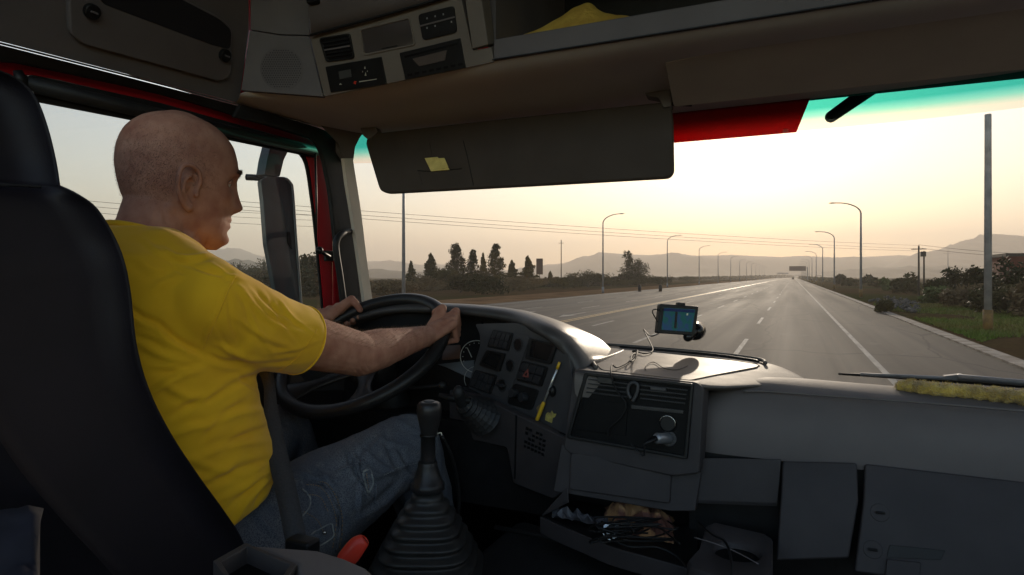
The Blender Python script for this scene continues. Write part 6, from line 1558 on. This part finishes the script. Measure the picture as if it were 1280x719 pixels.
def mx2(fac, a, c_):
    q = n.new('ShaderNodeMix'); q.data_type = 'RGBA'; l.new(fac, q.inputs[0])
    for i, s_ in ((6, a), (7, c_)):
        if isinstance(s_, tuple): q.inputs[i].default_value = (*s_, 1)
        else: l.new(s_, q.inputs[i])
    return q.outputs[2]
base = mx2(rp2(nz2(9, 3), .35, .65), (.090, .100, .118), (.150, .158, .170))
base = mx2(rp2(nz2(35, 9), .55, .85), base, (.20, .205, .20))
base = mx2(rp2(nz2(500, 2), .45, .6), base, (.055, .064, .085))
l.new(base, b.inputs['Base Color'])
bpn = n.new('ShaderNodeBump'); bpn.inputs['Strength'].default_value = .5; bpn.inputs['Distance'].default_value = .001; l.new(nz2(700, 3), bpn.inputs['Height']); l.new(bpn.outputs[0], b.inputs['Normal'])
jeans = finish(v, f, 'jeans', dn, per)
# seams and pocket flap on the jeans, following the cloth
from mathutils.bvhtree import BVHTree
bv = BVHTree.FromPolygons([Vector(p) for p in v], f)
def onto(px, py, off=.0015):
    d = ray(px, py).normalized(); h_ = bv.ray_cast(CAM, d)
    return (h_[0] + h_[1] * off) if h_[0] is not None else None
def seam(pts, m, r_=.0012, name='seam', off=.0012):
    P_ = [onto(p.x, p.y, off) for p in crom([Vector((a, b_, 0)) for a, b_ in pts], 8)]; P_ = [p for p in P_ if p is not None]
    if len(P_) > 2: MB().tube(P_, r_, 5).build(name, m, jeans, smooth=True)
tan_ = mat('tan_thread', (.30, .19, .09), .8); pale = mat('frayed_denim', (.30, .31, .28), .9, (.16, .18, .2), 90)
def stitch(pts, m=tan_):
    c_ = crom([Vector((a, b_, 0)) for a, b_ in pts], 14); mb = MB()
    for i in range(0, len(c_) - 1, 2):
        a_, b_ = onto(c_[i].x, c_[i].y, .0012), onto(c_[i + 1].x, c_[i + 1].y, .0012)
        if a_ is not None and b_ is not None and (a_ - b_).length < .02 and (a_ - b_).length > 1e-5: mb.tube([a_, b_], .0008, 4)
    if mb.v: mb.build('stitching', m, jeans)
seam([(388, 603), (405, 606), (418, 625), (425, 650), (420, 688)], dn, .003)
stitch([(384, 606), (402, 610), (414, 627), (420, 650), (415, 686)]); stitch([(392, 603), (408, 604), (421, 624), (428, 650), (424, 686)])
stitch([(385, 618), (400, 622), (410, 640)]); stitch([(380, 640), (396, 650), (404, 665)])
seam([(378, 612), (388, 622), (386, 635), (378, 645)], pale, .0016)
seam([(388, 668), (412, 655), (416, 662), (415, 672), (396, 684)], pale, .0013)
seam([(454, 590), (462, 588), (466, 604), (460, 616), (456, 604), (454, 592)], pale, .0022)
stitch([(458, 592), (461, 610)]); seam([(446, 575), (462, 590), (470, 606), (468, 630)], dn, .0022); seam([(440, 570), (452, 600), (458, 625)], dn, .0022)
stitch([(480, 594), (500, 584), (524, 578)], pale); seam([(420, 590), (440, 582), (455, 576)], dn, .002)
q_ = onto(405, 665, .003)
if q_ is not None: MB().ball(q_, (.004, .004, .004), 10, 8).build('button', M['chrome'], jeans, smooth=True)
# shoes
for sx_, yy in ((-.80, 1.50), (-1.2, 1.55)):
    MB().ball(C(sx_, yy + .05, -1.02), (.05, .14, .05), 18, 10).ball(C(sx_, yy - .03, -.98), (.042, .07, .06), 16, 10).build('shoe', M['black'], per, smooth=True)
# seat belt: buckle at the hip, strap up round the belly
sb = thing('seat_belt', 'dark grey seat belt strap across the driver\'s hip', 'seat belt', C(-.80, .78, -.46))
def strap(pts, w, name, m, parent, th=.0016):
    mb = MB(); P_ = crom([p for p, _ in pts], 6); W_ = crom([w_ for _, w_ in pts], 6); vs = []
    for p, wv in zip(P_, W_):
        wv = wv.normalized() * w / 2; vs.append([p - wv, p + wv])
    mb.grid(vs); o = mb.build(name, m, parent, smooth=True, solid=th); return o
strap([(atD(373, 690, 1.0), Vector((.8, .5, 0))), (atD(367, 660, 1.02), Vector((.8, .5, 0))), (atD(359, 620, 1.055), Vector((.75, .6, .1))), (atD(350, 580, 1.10), Vector((.45, .85, .1))), (atD(343, 545, 1.14), Vector((.2, .95, .15))), (atD(339, 515, 1.17), Vector((.0, .95, .25))), (C(-.95, .908, -.16), Vector((.1, .3, .9))), (C(-1.12, .87, -.03), Vector((.5, .1, .8))), (C(-1.20, .74, .06), Vector((.8, .1, .5))), (C(-1.27, .50, .12), Vector((.9, .1, .3)))], .034, 'strap', M['belt'], sb)
MB().box(atD(378, 700, .985), (.05, .03, .07)).build('buckle', M['black'], sb, bevel=.006)
# dark cloth bundle at the lower left corner
cb = MB(); rows = []
for j in range(10):
    rows.append([atD(-40 + 10 * i, 645 + 14 * j + 6 * math.sin(i * .7), .62 - .01 * j) + Vector((0, 0, .01 * noise.noise(Vector((i * .4, j * .5, 1))))) for i in range(10)])
tag(cb.grid(rows).build('dark_jacket', mat('dark_blue_cloth', (.012, .012, .02), .85, (.008, .008, .013), 20), smooth=True, solid=.01), 'dark bluish jacket bundled at the lower left corner behind the seat', 'jacket')
